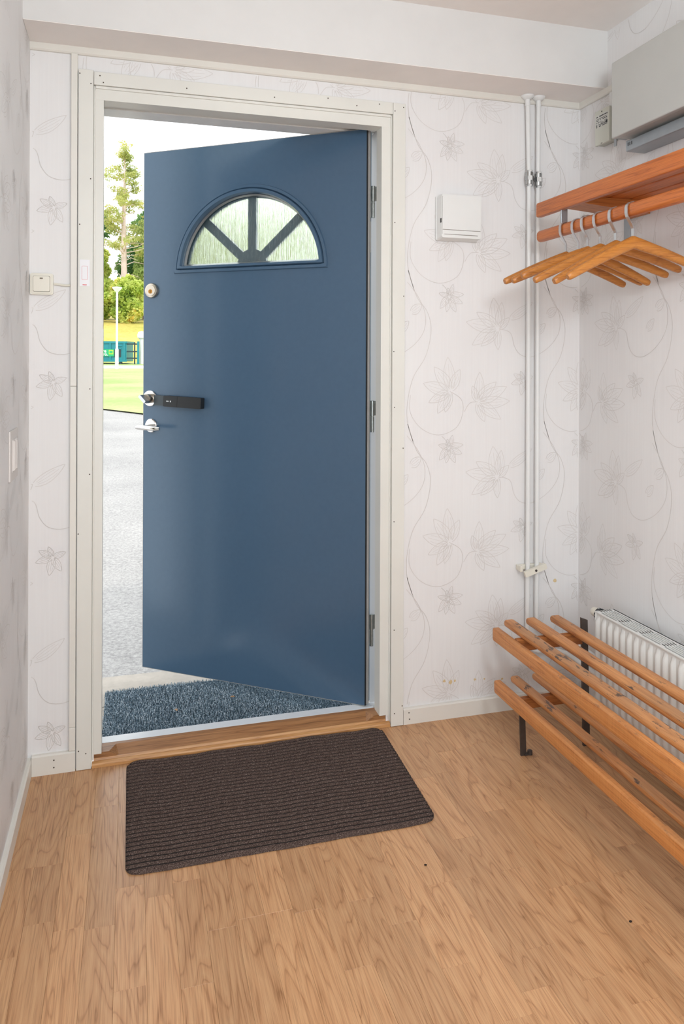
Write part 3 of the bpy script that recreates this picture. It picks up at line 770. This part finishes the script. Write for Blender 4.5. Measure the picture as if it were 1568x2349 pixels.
# wall vent
ve = empty('wall_vent', (1.393, 0, 1.746)); tag(ve, 'white square air vent cover on the door wall', 'vent')
MB().prism(rounded(-.082,.078,-.078,.076,.005), (-.012,-.0006), FY).build('back_frame', 'vent_plastic', ve)
vb = MB(); a = rounded(-.080,.072,-.078,.076,.006); b = rounded(-.075,.074,-.072,.077,.008)
vb.add([(x,-.012,z) for x, z in a]+[(x,-.042,z) for x, z in b], [(i,(i+1) % len(a),len(a)+(i+1) % len(a),len(a)+i) for i in range(len(a))])
vb.add([(x,-.042,z) for x, z in b], [tuple(range(len(b)))]); vb.build('cover', 'vent_plastic', ve)
MB().prism([(-.072,-.0455),(.072,-.0465),(.070,-.0448),(-.070,-.0440)], (-.0425,-.0416), FY).build('slot', 'cream_gap', ve)
MB().prism([(-.066,-.0610),(.062,-.0625),(.060,-.0605),(-.064,-.0597)], (-.0425,-.0416), FY).build('slot', 'cream_gap', ve)
MB().prism([(-.0765,-.021),(-.0745,-.021),(-.0735,-.006),(-.0765,-.006)], (-.0415,-.030), FY).build('side_notch', 'black_gap', ve)
MB().prism([(-.073,-.060),(-.0725,-.060),(-.0715,.070),(-.0722,.070)], (-.0424,-.0416), FY).build('side_slot', 'cream_gap', ve)
# heating pipes
def pipe(x, low, label, z_c, xoff):
    p = empty('heating_pipe', (x, -.024, 0)); tag(p, label, 'pipe', 'heating pipes on the door wall')
    MB().tube([(xoff,0,ZB-.001),(xoff*.1,0,z_c+.03),(0.0,0,z_c-.03),(.001,0,low+.08)], .0080, 16).build('riser', 'white_paint', p)
    ex = 1.80-x
    bend = [(.001,0,low+.08),(.001,0,low+.05)] + [(.001+.05-.05*math.cos(a), 0, low+.05-.05*math.sin(a)) for a in [math.radians(k*15) for k in range(1,7)]]
    bend += [(.085,-.002,low),(ex-.05,-.006,low),(ex-.02,-.02,low),(ex-.004,-.05,low),(ex,-.10,low-.004),(ex,-.259,low-.008)]
    MB().tube(bend, .0080, 14).build('elbow_run', 'white_paint', p)
    MB().lathe([(.009,0),(.009,-.022),(.014,-.024),(.021,-.030),(.0235,-.034),(.0235,-.0365),(.009,-.0365)][::-1], (xoff,0,ZB-.037), (0,0,-1), 24).build('ceiling_rosette', 'white_paint', p)
    c = MB(); 
    c.cyl((.001,0,z_c-.029),(.001,0,z_c-.022), .0115, n=6, smooth=False); c.cyl((.001,0,z_c-.022),(.001,0,z_c-.008), .0135, n=20); c.cyl((.001,0,z_c-.008),(.001,0,z_c+.008), .0155, n=6, smooth=False)
    c.cyl((.001,0,z_c+.008),(.001,0,z_c+.022), .0135, n=20); c.cyl((.001,0,z_c+.022),(.001,0,z_c+.029), .0115, n=6, smooth=False)
    c.build('coupling', 'coupling_chrome', p)
    return p
pipe(1.6635, .205, 'white heating pipe nearer the door, left of the pair', 1.904, -.007)
pipe(1.6995, .262, 'white heating pipe nearer the corner, right of the pair', 1.901, .001)
cl = empty('pipe_clip', (1.68, 0, .505)); tag(cl, 'cream plastic clip holding the two pipes above the bench', 'pipe clip')
MB().box(-.05,.048,-.014,-.0006,-.006,.012,.002).build('base', 'cream_plastic', cl)
cr_ = math.radians(17); cu = Vector((math.cos(cr_),0,math.sin(cr_))); cv = Vector((-math.sin(cr_),0,math.cos(cr_)))
MB().prism(rounded(-.042,.047,-.010,.011,.004), (-.045,-.034), ((0.004,0,-.004), cu, cv, (0,1,0))).build('clamp_arm', 'cream_plastic', cl)
MB().lathe([(.0045,0),(.0045,.0015),(.0005,.002)], (.006,-.0452,-.003), (0,-1,0), 12).build('screw', 'steel_dark', cl)
MB().box(-.050,-.040,-.034,-.014,-.008,.012,.002).build('hook_end', 'cream_plastic', cl)

# ================================================================== RIGHT WALL: cabinet, meter, tray
cb = empty('electrical_cabinet', (W, -.8, 2.05)); tag(cb, 'large pale grey metal cabinet high on the right wall', 'cabinet')
MB().box(-.10, -.0006, -.45, .452, 1.965-2.05, 2.212-2.05, .006).build('housing', 'cabinet_grey', cb)
MB().box(-.118, -.10, -.45, .452, 1.962-2.05, 2.205-2.05, .004).build('front_cover', 'cabinet_grey', cb)
tr_ = empty('cable_tray', (W, -.8, 1.94)); tag(tr_, 'galvanised steel cable tray below the grey cabinet', 'cable tray')
MB().prism(rounded(-.073,-.0006,1.921-1.94,1.956-1.94,.004), (-.40,.437), FY).build('channel', 'tray_zinc', tr_)
for yy in (.427,.418,.409): MB().box(-.0738,-.0729, yy-.0012, yy+.0012, -.003, .008).build('slot', 'black_gap', tr_)
mtb = empty('meter_box', (W, -.182, 2.06)); tag(mtb, 'small grey plastic meter box with printed label beside the cabinet', 'meter')
MB().box(-.026,-.0006,-.043,.037,-.058,.058,.002).build('base', 'meter_side', mtb)
MB().box(-.036,-.026,-.041,.039,-.060,.060,.002).build('cover', 'meter_plastic', mtb)
lb = MB().box(-.0365,-.0359,-.034,.034,.000,.044).build('label_plate', 'label_paper', mtb)
for r_, (zz, hh) in enumerate(((.038,.0042),(.030,.0022),(.025,.0030),(.0185,.0018),(.0135,.0018),(.009,.0032),(.0035,.003))):
    px = MB(); y = .031
    while y > -.031:
        w_ = random.uniform(.002,.007); 
        if random.random() < .78: px.box(-.0369,-.0364, max(-.032, y-w_), y, zz-hh/2, zz+hh/2)
        y -= w_+random.uniform(.0012,.003)
    px.build('label_print', 'print_black', lb)
MB().box(-.0369,-.0364,-.032,-.024,.006,.016).build('label_mark', 'print_black', lb)
MB().cyl((-.0359,0,.052),(-.0368,0,.052),.0022,n=10).build('screw', 'black_gap', mtb)
MB().box(-.0366,-.0359,-.004,.004,-.058,-.0565).build('latch_slot', 'black_gap', mtb)
cd = MB().box(W-.012, W-.0006, -.215, -.188, 2.122, 2.176, .002).build('cable_duct', 'white_paint'); tag(cd, 'short white cable duct rising from the meter box', 'cable duct')
bk = MB(); bk.box(W-.045, W-.0006, -.275, -.262, 1.993, 1.996); bk.box(W-.045, W-.042, -.275, -.262, 1.968, 1.996)
tag(bk.build('angle_bracket', 'steel_bracket'), 'tiny steel angle bracket under the meter box', 'bracket')

# ================================================================== HAT RACK
hr = empty('hat_rack', (1.76, -.8, 1.70)); tag(hr, 'oak coat rack with shelf and hanging rail on the right wall', 'coat rack')
OX, OY, OZ = 1.76, -.8, 1.70
def hb(name, x0, x1, y0, y1, z0, z1, mat, bev=.003): return MB().box(x0-OX, x1-OX, y0-OY, y1-OY, z0-OZ, z1-OZ, bev).build(name, mat, hr)
Y1, Y0 = -.145, -1.62
def rail_x(name, x0, x1, z0, z1, ya, yb, mat, r, parent, O, ends=.012):
    """a board along y with rounded long edges and softened ends"""
    prof = rounded(x0-O[0], x1-O[0], z0-O[2], z1-O[2], r, 4); cx = (x0+x1)/2-O[0]; cz = (z0+z1)/2-O[2]
    st = [(ya, .80), (ya+.002, .90), (ya+ends*.55, 1.0), (yb-ends*.55, 1.0), (yb-.002, .90), (yb, .80)]
    vs, fs = [], []; n = len(prof)
    for y, k in st:
        kx = 1-(1-k)*.6
        vs += [(cx+(p[0]-cx)*kx, y-O[1], cz+(p[1]-cz)*k) for p in prof]
    for i in range(len(st)-1):
        for q in range(n): fs.append((i*n+q, i*n+(q+1) % n, (i+1)*n+(q+1) % n, (i+1)*n+q))
    mb = MB().add(vs, fs, True); mb.add(vs[:n], [tuple(reversed(range(n)))]); mb.add(vs[-n:], [tuple(range(n))])
    return mb.build(name, mat, parent)
O_ = (OX, OY, OZ)
rail_x('front_rail', 1.620, 1.640, 1.7385, 1.7870, Y0, Y1, 'rack_wood', .004, hr, O_)
rail_x('hanging_rail', 1.622, 1.651, 1.655, 1.6935, Y0, Y1, 'rack_wood', .012, hr, O_)
for x0, x1 in ((1.658,1.728),(1.736,1.806),(1.814,1.880)): rail_x('shelf_slat', x0, x1, 1.763, 1.780, Y0, -.30, 'rack_wood', .004, hr, O_)
for yc_ in (-.297, -1.30):
    MB().prism([(1.642-OX,1.741-OZ),(1.884-OX,1.722-OZ),(1.884-OX,1.7625-OZ),(1.642-OX,1.7625-OZ)], (yc_-.095-OY, yc_-OY), FY).build('crossbar', 'rack_cross_wood', hr)
    MB().box(1.629-OX,1.652-OX,yc_+.010-OY,yc_+.016-OY,1.660-OZ,1.765-OZ,.001).build('rail_hanger', 'steel_bracket', hr)
    MB().box(1.882-OX,1.8874-OX,yc_+.002-OY,yc_+.034-OY,1.655-OZ,1.79-OZ,.001).build('wall_bracket', 'steel_bracket', hr)
# coat hangers
def hanger_mesh():
    b = MB(); L, D = .2133, .102; n = 18
    for sg in (-1, 1):
        st = [0, .08, .2, .4, .6, .8, .93, .985, 1.0]; vs, fs = [], []
        for s in st:
            hgt = .0175+(.0108-.0175)*s; wid = .0125+(.0100-.0125)*s
            if s > .99: hgt *= .72; wid *= .72
            elif s > .97: hgt *= .93; wid *= .93
            cx = sg*L*s; cz = -.0165 + (-D+.0165)*s + .003*math.sin(math.pi*s)
            ax = Vector((sg*L, 0, -D+.0165)).normalized(); up = Vector((-ax.z*sg, 0, ax.x*sg))
            for k in range(n):
                a = 2*math.pi*k/n; ca, sa = math.cos(a), math.sin(a)
                q = 0.82; px = math.copysign(abs(ca)**q, ca)*wid; pz = math.copysign(abs(sa)**q, sa)*hgt
                p = Vector((cx, px, cz)) + up*pz
                if s == 0: p.x = 0; p.z = cz + pz*1.06
                vs.append(p)
        for i in range(len(st)-1):
            for k in range(n): fs.append((i*n+k, i*n+(k+1) % n, (i+1)*n+(k+1) % n, (i+1)*n+k))
        b.add(vs, fs, True); b.add(vs[-n:], [tuple(range(n))])
    return b
def hook_mesh():
    path = [(0,-.006),(0,.022),(-.003,.029),(-.0185,.054),(-.0215,.064),(-.0215,.080),(-.019,.087),(-.012,.0935),(-.003,.0960),(.006,.0945),(.013,.089),(.0175,.081),(.019,.073)]
    w, th_ = .0058, .0013; vs, fs = [], []
    for i, p in enumerate(path):
        a = Vector(path[max(0,i-1)]); c = Vector(path[min(len(path)-1,i+1)]); d = (c-a).normalized(); nn = Vector((-d.y, d.x))
        for yy, tt in ((-w,-th_),(w,-th_),(w,th_),(-w,th_)): vs.append((p[0]+nn.x*tt, yy, p[1]+nn.y*tt))
    for i in range(len(path)-1):
        for k in range(4): fs.append((i*4+k, i*4+(k+1) % 4, i*4+4+(k+1) % 4, i*4+4+k))
    return MB().add(vs, fs+[(3,2,1,0), tuple(len(vs)-4+k for k in range(4))])
HANG = [(-.047,.007,1.639,-.298,1.602,'farthest from the camera, nearest the door wall'),(-.15,0,1.639,-.366,1.600,'second from the door wall'),(-.077,-.028,1.639,-.416,1.602,'third from the door wall'),
        (-.12,.056,1.639,-.479,1.601,'fourth from the door wall'),(.0,.112,1.639,-.552,1.600,'fifth, just behind the nearest one'),(-.024,.089,1.639,-.629,1.600,'nearest to the camera, whole shoulder in view')]
h0 = empty('coat_hanger'); bar0 = hanger_mesh().build('shoulder_bar', 'hanger_wood', h0); hk0 = hook_mesh().build('hook', 'aluminium', h0)
for i, (yaw, tl, x, y, z, lab) in enumerate(HANG):
    if i == 0: h = h0
    else:
        h = h0.copy(); COL.objects.link(h)
        c = bar0.copy(); COL.objects.link(c); c.parent = h; c.rotation_euler = (0, -tl, 0)
        c = hk0.copy(); COL.objects.link(c); c.parent = h
    h.location = (x, y, z); h.rotation_euler = (0, 0, yaw)
    tag(h, 'wooden coat hanger on the rack rail, '+lab, 'coat hanger', 'wooden hangers on the coat rack')

# ================================================================== SHOE BENCH
bn = empty('shoe_bench', (1.59, -.9, 0)); tag(bn, 'worn slatted oak shoe bench with dark steel legs along the right wall', 'bench')
BO = (1.59, -.9, 0)
BY0, BY1 = -1.72, -.180
rail_x('front_rail', 1.4445, 1.4665, .327, .3705, BY0, BY1, 'bench_rail_wood', .005, bn, BO)
rail_x('front_rail', 1.4445, 1.4665, .1595, .2025, BY0, BY1-.012, 'bench_rail_wood', .005, bn, BO)
for xc in (1.502, 1.582, 1.672): rail_x('slat', xc-.0185, xc+.0185, .3705, .3935, BY0, BY1-.004-(xc-1.5)*.02, 'bench_wood', .009, bn, BO)
for xc in (1.524, 1.604): rail_x('slat', xc-.0155, xc+.0155, .1830, .2045, BY0, BY1-.004, 'bench_wood', .009, bn, BO)
for yl in (-.297, -1.46):
    MB().box(1.4667-BO[0],1.7005-BO[0],yl-.011-BO[1],yl+.011-BO[1],.335,.3705,.002).build('crossbar', 'bench_cross_wood', bn)
    MB().box(1.4667-BO[0],1.7085-BO[0],yl-.011-BO[1],yl+.011-BO[1],.1505,.1830,.002).build('crossbar', 'bench_cross_wood', bn)
    # rear upright, front foot with a curl
    MB().prism([(1.7005-BO[0],.418),(1.7235-BO[0],.409),(1.7345-BO[0],.0005),(1.7105-BO[0],.0005)][::-1], (yl-.004-BO[1], yl+.004-BO[1]), FY).build('leg', 'steel_dark', bn)
    MB().prism([(1.478-BO[0],.152),(1.4975-BO[0],.152),(1.5035-BO[0],.0005),(1.4845-BO[0],.0005)][::-1], (yl-.003-BO[1], yl+.003-BO[1]), FY).build('leg', 'steel_dark', bn)
    MB().box(1.497-BO[0],1.522-BO[0],yl-.006-BO[1],yl+.008-BO[1],.0005,.006,.001).lathe([(.008,0),(.008,.012),(.005,.014),(.0005,.0145)], (1.517-BO[0],yl-BO[1],.0005), (0,0,1), 14).build('foot', 'steel_dark', bn)

# ================================================================== RADIATOR
rd = empty('radiator', (1.80, -.8, .13)); tag(rd, 'white ribbed panel radiator behind the shoe bench', 'radiator')
RY1, RY0 = -.284, -1.40; RZ0, RZ1 = .125, .430
pm = .0318; vs, fs = [], []; prof = []
y = RY1
while y-pm > RY0:
    for q, d in ((0, 0.0), (.10, 0.0), (.22, .007), (.34, .0085), (.46, .0085), (.58, .007), (.70, 0.0)): prof.append((y-q*pm, d))
    y -= pm
prof.append((y, 0)); RYE = y
zs = [(RZ0, 0), (RZ0+.015, 0), (RZ0+.03, 1), (RZ1-.03, 1), (RZ1-.014, 0), (RZ1-.002, 0)]
n = len(prof)
for z, k in zs: vs += [(1.766-1.80-d*k, yy+.8, z-.13) for yy, d in prof]
for i in range(len(zs)-1):
    for q in range(n-1): fs.append((i*n+q, i*n+q+1, (i+1)*n+q+1, (i+1)*n+q))
MB().add(vs, fs, True).build('front_panel', 'radiator_enamel', rd)
MB().box(1.767-1.8, 1.828-1.8, RYE+.01+.8, RY1-.01+.8, RZ0-.13, RZ1-.016-.13).build('convector', 'radiator_dark', rd)
MB().box(1.7615-1.8, 1.829-1.8, RY1-.005+.8, RY1+.8, RZ0-.13, RZ1-.13, .002).box(1.829-1.8,1.8335-1.8,RYE+.8,RY1+.8,RZ0-.13,RZ1-.13).box(1.7615-1.8, 1.829-1.8, RYE+.8, RYE+.005+.8, RZ0-.13, RZ1-.13).build('end_panels', 'radiator_enamel', rd)
gr = MB(); gz0, gz1 = RZ1-.003-.13, RZ1-.13
gr.box(1.7605-1.8,1.770-1.8,RYE+.8,RY1+.8,gz0,gz1); gr.box(1.823-1.8,1.834-1.8,RYE+.8,RY1+.8,gz0,gz1)
yy = RY1
while yy > RYE:
    gr.box(1.770-1.8,1.823-1.8,max(RYE,yy-.017)+.8,yy+.8,gz0,gz1); yy -= .1
for k in range(5): xx = 1.7765+k*.0092; gr.box(xx-1.8,xx+.0040-1.8,RYE+.8,RY1+.8,gz0,gz1)
gr.build('top_grille', 'radiator_enamel', rd)
vl = MB().lathe([(.012,0),(.012,.014),(.0165,.016),(.0165,.030)], (1.796-1.8, RY1+.8, .408-.13), (0,1,0), 24).build('valve_body', 'white_paint', rd)
MB().lathe([(.018,0),(.0205,.002),(.0205,.011),(.018,.013)], (1.796-1.8, RY1+.8+.014, .408-.13), (0,1,0), 28).build('dial_ring', 'black_plastic', vl)
tk = MB()
for k in range(14):
    a = 2*math.pi*k/14
    if k % 3 == 2: continue
    c = Vector((1.796-1.8+math.cos(a)*.0203, RY1+.8+.0205, .408-.13+math.sin(a)*.0203)); 
    tk.cyl(c, c+Vector((math.cos(a)*.0006, 0, math.sin(a)*.0006)), .0022, n=6)
tk.build('dial_print', 'print_white', vl)
MB().lathe([(.0155,0),(.0160,.004),(.0150,.026),(.012,.031),(.0005,.032)], (1.796-1.8, RY1+.8+.027, .408-.13), (0,1,0), 28).build('thermostat_head', 'cream_plastic', vl)
for yy in (-.34, -1.25):
    MB().box(1.8336-1.8, W-.0006-1.8, yy-.01+.8, yy+.01+.8, .16-.13, .40-.13).build('wall_bracket', 'white_paint', rd)

# ================================================================== OUTDOORS
def gz(y): return -.12 if y < 2 else (-.12+.0235*(y-2) if y < 47 else .94+(y-47)*.215 if y < 62 else 4.16+(y-62)*.08)
slab = struct(empty('step_slab', (.6, .45, -.08)), 'pale stone slabs outside the threshold')
for x0, x1 in ((-.5,.13),(.135,.78),(.785,1.43),(1.435,2.1)):
    for y0, y1 in ((.236,.47),(.474,.74)): MB().box(x0-.6, x1-.6, y0-.45, y1-.45, -.05, .046, .003).build('paving_slab', 'concrete_slab', slab)
MB().box(XLR-.6+.002, XRR-.6-.002, .118-.45, .2355-.45, -.05, .046).build('door_step', 'concrete_slab', slab)
def sheet(name, xs, ys, mat, lift=0.0, label=None, mask=None):
    vs, fs = [], []; 
    for yv in ys:
        for xv in xs: vs.append((xv, yv, gz(yv)+lift))
    n = len(xs)
    for j in range(len(ys)-1):
        for i in range(n-1): fs.append((j*n+i, j*n+i+1, (j+1)*n+i+1, (j+1)*n+i))
    return struct(raw(name, vs, fs, mat), label)
sheet('ground', list(np.linspace(-40, 60, 21)), [.2, 2, 10, 20, 30, 40, 47], 'asphalt', 0, 'grey asphalt yard outside the door')
# lawn with a slanted edge towards the asphalt
vs, fs = [], []
for xv in np.linspace(-12, 24, 73):
    e = max(3.2, 14-1.69*(xv+.28)) + .12*math.sin(xv*3.1)
    for k in range(9):
        yv = e+(36.4-e)*k/8; vs.append((xv, yv, gz(yv)+.03))
for i in range(72):
    for k in range(8): fs.append((i*9+k, (i+1)*9+k, (i+1)*9+k+1, i*9+k+1))
struct(raw('lawn', vs, fs, 'lawn'), 'sunlit green lawn beyond the asphalt')
sheet('footpath', list(np.linspace(-30, 40, 8)), [36.4, 41.0], 'path_pale', .035, 'pale footpath crossing behind the lawn')
sheet('verge', list(np.linspace(-40, 60, 11)), [41.0, 47.0], 'lawn', .03)
sheet('bank', list(np.linspace(-60, 80, 29)), list(np.linspace(47, 62, 8))+[75, 110], 'dry_grass', .03, 'grassy bank with dry yellow grass')
# street lamp
lp = empty('street_lamp', (-.364, 36.0, gz(36)+.03)); tag(lp, 'slim white street lamp with dish head standing on the lawn edge', 'street lamp')
MB().lathe([(.055,0),(.055,3.62),(.048,3.85)], (0,0,0), (0,0,1), 14).build('pole', 'lamp_white', lp)
MB().lathe([(.085,0),(.085,.95),(.06,1.02)], (0,0,0), (0,0,1), 14).build('base_sleeve', 'lamp_white', lp)
MB().lathe([(.06,3.80),(.09,3.84),(.22,3.98),(.24,4.02),(.235,4.05),(.03,4.08)], (0,0,0), (0,0,1), 24).build('dish_head', 'lamp_white', lp)
wp = empty('garden_post', (.93, 40.9+3.1, gz(44)+.03)); tag(wp, 'white post with hooded head half hidden by the door edge', 'post')
MB().lathe([(.11,0),(.11,1.45),(.14,1.5)], (0,0,0), (0,0,1), 14).build('pole', 'lamp_white', wp)
MB().lathe([(.13,1.5),(.24,1.58),(.26,1.75),(.20,1.93),(.02,1.98)], (0,0,0), (0,0,1), 18).build('hood', 'lamp_white', wp)
# dumpster
ds = empty('waste_container', (.056, 43.6, gz(43.6)+.03), math.radians(-13)); tag(ds, 'teal roll-off waste container with sign behind the lamp', 'container')
MB().box(-4.2, 0, 0, 1.75, .16, 1.30, .02).build('body', 'dumpster_teal', ds)
rm = MB(); rm.box(-4.25,.03,-.06,.06,1.24,1.36); rm.box(-.03,.05,-.06,1.8,1.24,1.36); rm.box(-4.25,.03,-.05,.0,.14,.26); rm.build('rim', 'dumpster_teal', ds)
for xx in (-.12, -.95, -1.75, -2.6, -3.4): MB().box(xx-.05,xx+.05,-.05,.0,.26,1.24).build('rib', 'dumpster_teal', ds)
for xx in (-.42, -.60): MB().box(xx-.13,xx+.1,-.03,0,.42,.86).build('dark_hatch', 'dumpster_dark', ds)
for xx, zz in ((-.40,1.08),(-.45,.92)): MB().box(xx-.12,xx+.14,-.06,-.0,zz-.02,zz+.02).build('grip', 'dumpster_teal', ds)
sg = MB().box(-2.4,-.72,-.06,-.05,.46,.88).build('sign', 'sign_green', ds)
MB().box(-1.02,-.76,-.066,-.06,.58,.84).build('sign_patch', 'sign_lime', sg)
MB().box(-.98,-.80,-.070,-.066,.64,.78).build('sign_patch', 'sign_green', sg)
for txt, xx, zz in (('pre', -1.52, .69), ('zero.', -1.60, .50)):
    cu_ = bpy.data.curves.new('lettering', 'FONT'); cu_.body = txt; cu_.size = .26; cu_.extrude = .004; cu_.offset = .006
    to = bpy.data.objects.new('lettering', cu_); COL.objects.link(to)
    dg = bpy.context.evaluated_depsgraph_get(); me = bpy.data.meshes.new_from_object(to.evaluated_get(dg)); bpy.data.objects.remove(to)
    me.materials.clear(); me.materials.append(M['print_white']); lo = bpy.data.objects.new('lettering', me); COL.objects.link(lo); lo.parent = sg
    lo.location = (xx, -.068, zz); lo.rotation_euler = (math.pi/2, 0, 0)
for xx in (-3.6, -.35): MB().cyl((xx,-.02,.09),(xx,.12,.09),.09,n=14).build('wheel', 'dumpster_dark', ds)
pst = MB().box(.62,.74,.0,.12,0,1.36).build('door_post', 'dumpster_teal', ds); MB().box(.44,.50,.0,.1,.0,1.3).build('door_post', 'dumpster_dark', ds)
for zz in (.35,.75,1.2): MB().box(.0,.64,.03,.09,zz-.04,zz+.04).build('crossbar', 'dumpster_dark', ds)

# trees
def leaves(centers, radii, count, size, flat=1.0):
    centers = np.array(centers, float); radii = np.array(radii, float)
    wts = radii.prod(axis=1)**(2/3.); wts /= wts.sum()
    k = rng.choice(len(centers), count, p=wts)
    d = rng.normal(size=(count, 3)); d /= np.linalg.norm(d, axis=1)[:, None]
    r = rng.uniform(.35, 1.0, count)**.5
    p = centers[k]+d*r[:, None]*radii[k]
    a = rng.normal(size=(count, 3)); a /= np.linalg.norm(a, axis=1)[:, None]; a[:, 2] *= flat
    b = np.cross(a, rng.normal(size=(count, 3))); b /= np.linalg.norm(b, axis=1)[:, None]
    s = size*rng.uniform(.6, 1.3, count)[:, None]
    v = np.stack([p-a*s-b*s*.55, p+a*s-b*s*.35, p+a*s*.9+b*s*.5, p-a*s*.8+b*s*.6], 1).reshape(-1, 3)
    return v
def foliage(parent, v, mat, name='foliage'):
    n = len(v)//4; me = bpy.data.meshes.new(name); me.vertices.add(n*4); me.vertices.foreach_set('co', v.astype(np.float32).ravel())
    me.loops.add(n*4); me.loops.foreach_set('vertex_index', np.arange(n*4, dtype=np.int32))
    me.polygons.add(n); me.polygons.foreach_set('loop_start', np.arange(0, n*4, 4, dtype=np.int32)); me.polygons.foreach_set('loop_total', np.full(n, 4, np.int32))
    me.update(); me.validate(); me.materials.append(M[mat]); o = bpy.data.objects.new(name, me); COL.objects.link(o); o.parent = parent; o['kind'] = 'stuff'; return o
def tree(x, y, h, w, mat, label, count, size, cat='tree', base=.12, name='leafy_tree', group='trees on the bank'):
    t_ = empty(name, (x, y, gz(y)+.02)); tag(t_, label, cat, group)
    MB().tube([(0,0,-.1),(.05*w*.1,0,h*.35),(-.06,0,h*.75)], .1, 8, True, [h*.012,h*.009,h*.004]).build('trunk', 'bark', t_)
    cs, rs = [], []
    nb = 26
    for i in range(nb):
        s = (i+.5)/nb; z = h*(base+(1-base)*s); env = math.sin(math.pi*min(1, .12+s*.9))**.7
        a = random.uniform(0, 6.28); rr = w*.5*env*random.uniform(.1, .75)
        cs.append((math.cos(a)*rr, math.sin(a)*rr, z)); q = w*.5*env*random.uniform(.32, .55)+.15; rs.append((q, q, q*.8))
    foliage(t_, leaves(cs, rs, count, size), mat)
    return t_
# the tall pine
pn = empty('pine_tree', (-.30, 64.5, gz(64.5))); tag(pn, 'tall pine with bare pale trunk seen through the open door', 'tree', 'trees on the bank')
PH = 19.5-gz(64.5)
MB().tube([(0,0,0),(.02,0,PH*.3),(-.03,0,PH*.6),(.05,0,PH*.8),(.08,0,PH)], .2, 10, True, [.30,.25,.18,.10,.02]).build('trunk', 'pine_bark', pn)
cs, rs = [], []; br_ = MB()
for i in range(64):
    s = (i/63)**1.1; z = PH*(.40+.59*s); L = ((1.0-s)**.7*2.6+.35)*random.uniform(.35,1.05); a = random.uniform(0, 6.28)
    tip = (math.cos(a)*L, math.sin(a)*L, z+random.uniform(-.25,.45))
    br_.tube([(0,0,z-.3), (tip[0]*.5,tip[1]*.5,z-.12), tip], .03, 5, True, [.045,.03,.012])
    for q in range(3):
        f = random.uniform(.55,1.1); cs.append((tip[0]*f+random.uniform(-.3,.3), tip[1]*f+random.uniform(-.3,.3), tip[2]+random.uniform(-.2,.3))); qq = random.uniform(.16,.50)*(1-.25*s); rs.append((qq*1.4, qq*1.4, qq*.7))
for i in range(9):
    z = PH*random.uniform(.22,.42); a = random.choice((0, math.pi))+random.uniform(-.6,.6); L = random.uniform(.9,2.0)
    br_.tube([(0,0,z),(math.cos(a)*L*.5,math.sin(a)*L*.5,z+.35),(math.cos(a)*L,math.sin(a)*L,z+.15)], .03, 5, True, [.05,.03,.010])
br_.build('branches', 'pine_bark', pn)
foliage(pn, leaves(cs, rs, 15000, .062), 'needle', 'needles')
specs = [(-3.9,71,12.2,5.4,'leaf_dark','dark green tree behind the pine on its left'),(1.5,72,10.6,5.2,'leaf_dark','dark green tree behind the pine on its right'),(-2.3,68.6,7.0,3.2,'leaf_bright','yellow-green bushy tree left at the foot of the pine'),
         (1.9,68.4,8.6,2.8,'leaf_pale','pale green slender tree right of the pine'),(.05,62.3,4.0,3.2,'leaf_bright','low yellow-green shrub in front of the pine trunk'),(-2.9,62.6,3.6,3.0,'leaf_bright','small shrub at the crest of the bank, leftmost in the gap'),
         (6.0,67,13.8,5.0,'leaf_pale','pale leafy tree behind the left end of the door glass'),(10.6,67,14.2,5.6,'leaf_bright','yellow-green leafy tree behind the middle of the door glass'),(15.4,67,14.5,5.0,'leaf_pale','pale tree behind the right end of the door glass'),
         (22.0,69,14,6,'leaf_bright','yellow-green tree far to the right behind the door'),(8.0,75,15.0,6,'leaf_bright','tall rear tree behind the left of the door glass'),(13.3,76,15.5,6,'leaf_pale','tall rear pale tree behind the right of the door glass'),(-9.6,69,11,6,'leaf_dark','dark tree far left beyond the casing'),(-6.4,66,8,4,'leaf_bright','yellow-green tree left of the pine, beyond the casing'),(-15,68,12,6,'leaf_dark','dark tree at the far left end of the bank'),(-12,64.5,6,4,'leaf_bright','low yellow-green tree near the far left end of the bank')]
for i, (x, y, h, w, mt_, lab) in enumerate(specs):
    near = -5 < x < 3
    tree(x, y, h, w, mt_, lab, 10000 if near else 8000, .14 if near else .24, base=.03 if h < 8 else .08)

# small litter
plain('dry_leaf_brown', (176,140,104), .8); plain('crumb_dark', (48,36,28), .9)
for x, y, z, a, lab in ((.455,.335,-.016,.4,'small dry brown leaf on the bristle mat, left one'),(.665,.385,-.016,1.6,'small dry brown leaf on the bristle mat, right one')):
    pts = [(0,.010),(.004,.005),(.0055,0),(.003,-.006),(0,-.009),(-.003,-.006),(-.0055,0),(-.004,.005)]
    ca, sa = math.cos(a), math.sin(a)
    o = MB().add([(p[0]*ca-p[1]*sa, p[0]*sa+p[1]*ca, .002+abs(p[0])*.5) for p in pts]+[(0,0,.0005)], [(i,(i+1) % 8,8) for i in range(8)]).build('dry_leaf', 'dry_leaf_brown', loc=(x, y, z))
    tag(o, lab, 'leaf', 'dry leaves on the bristle mat')
for x, y, lab in ((1.00,-.69,'tiny dark crumb on the floor in front of the doormat corner'),(1.37,-.985,'tiny dark crumb on the floor near the right edge')):
    bm = bmesh.new(); bmesh.ops.create_icosphere(bm, subdivisions=1, radius=.0032)
    for v in bm.verts: v.co = Vector((v.co.x*1.3*random.uniform(.8,1.2), v.co.y*random.uniform(.8,1.2), v.co.z*.5+.0016))
    tag(MB().bm(bm).build('crumb', 'crumb_dark', loc=(x, y, 0)), lab, 'crumb', 'crumbs on the floor')
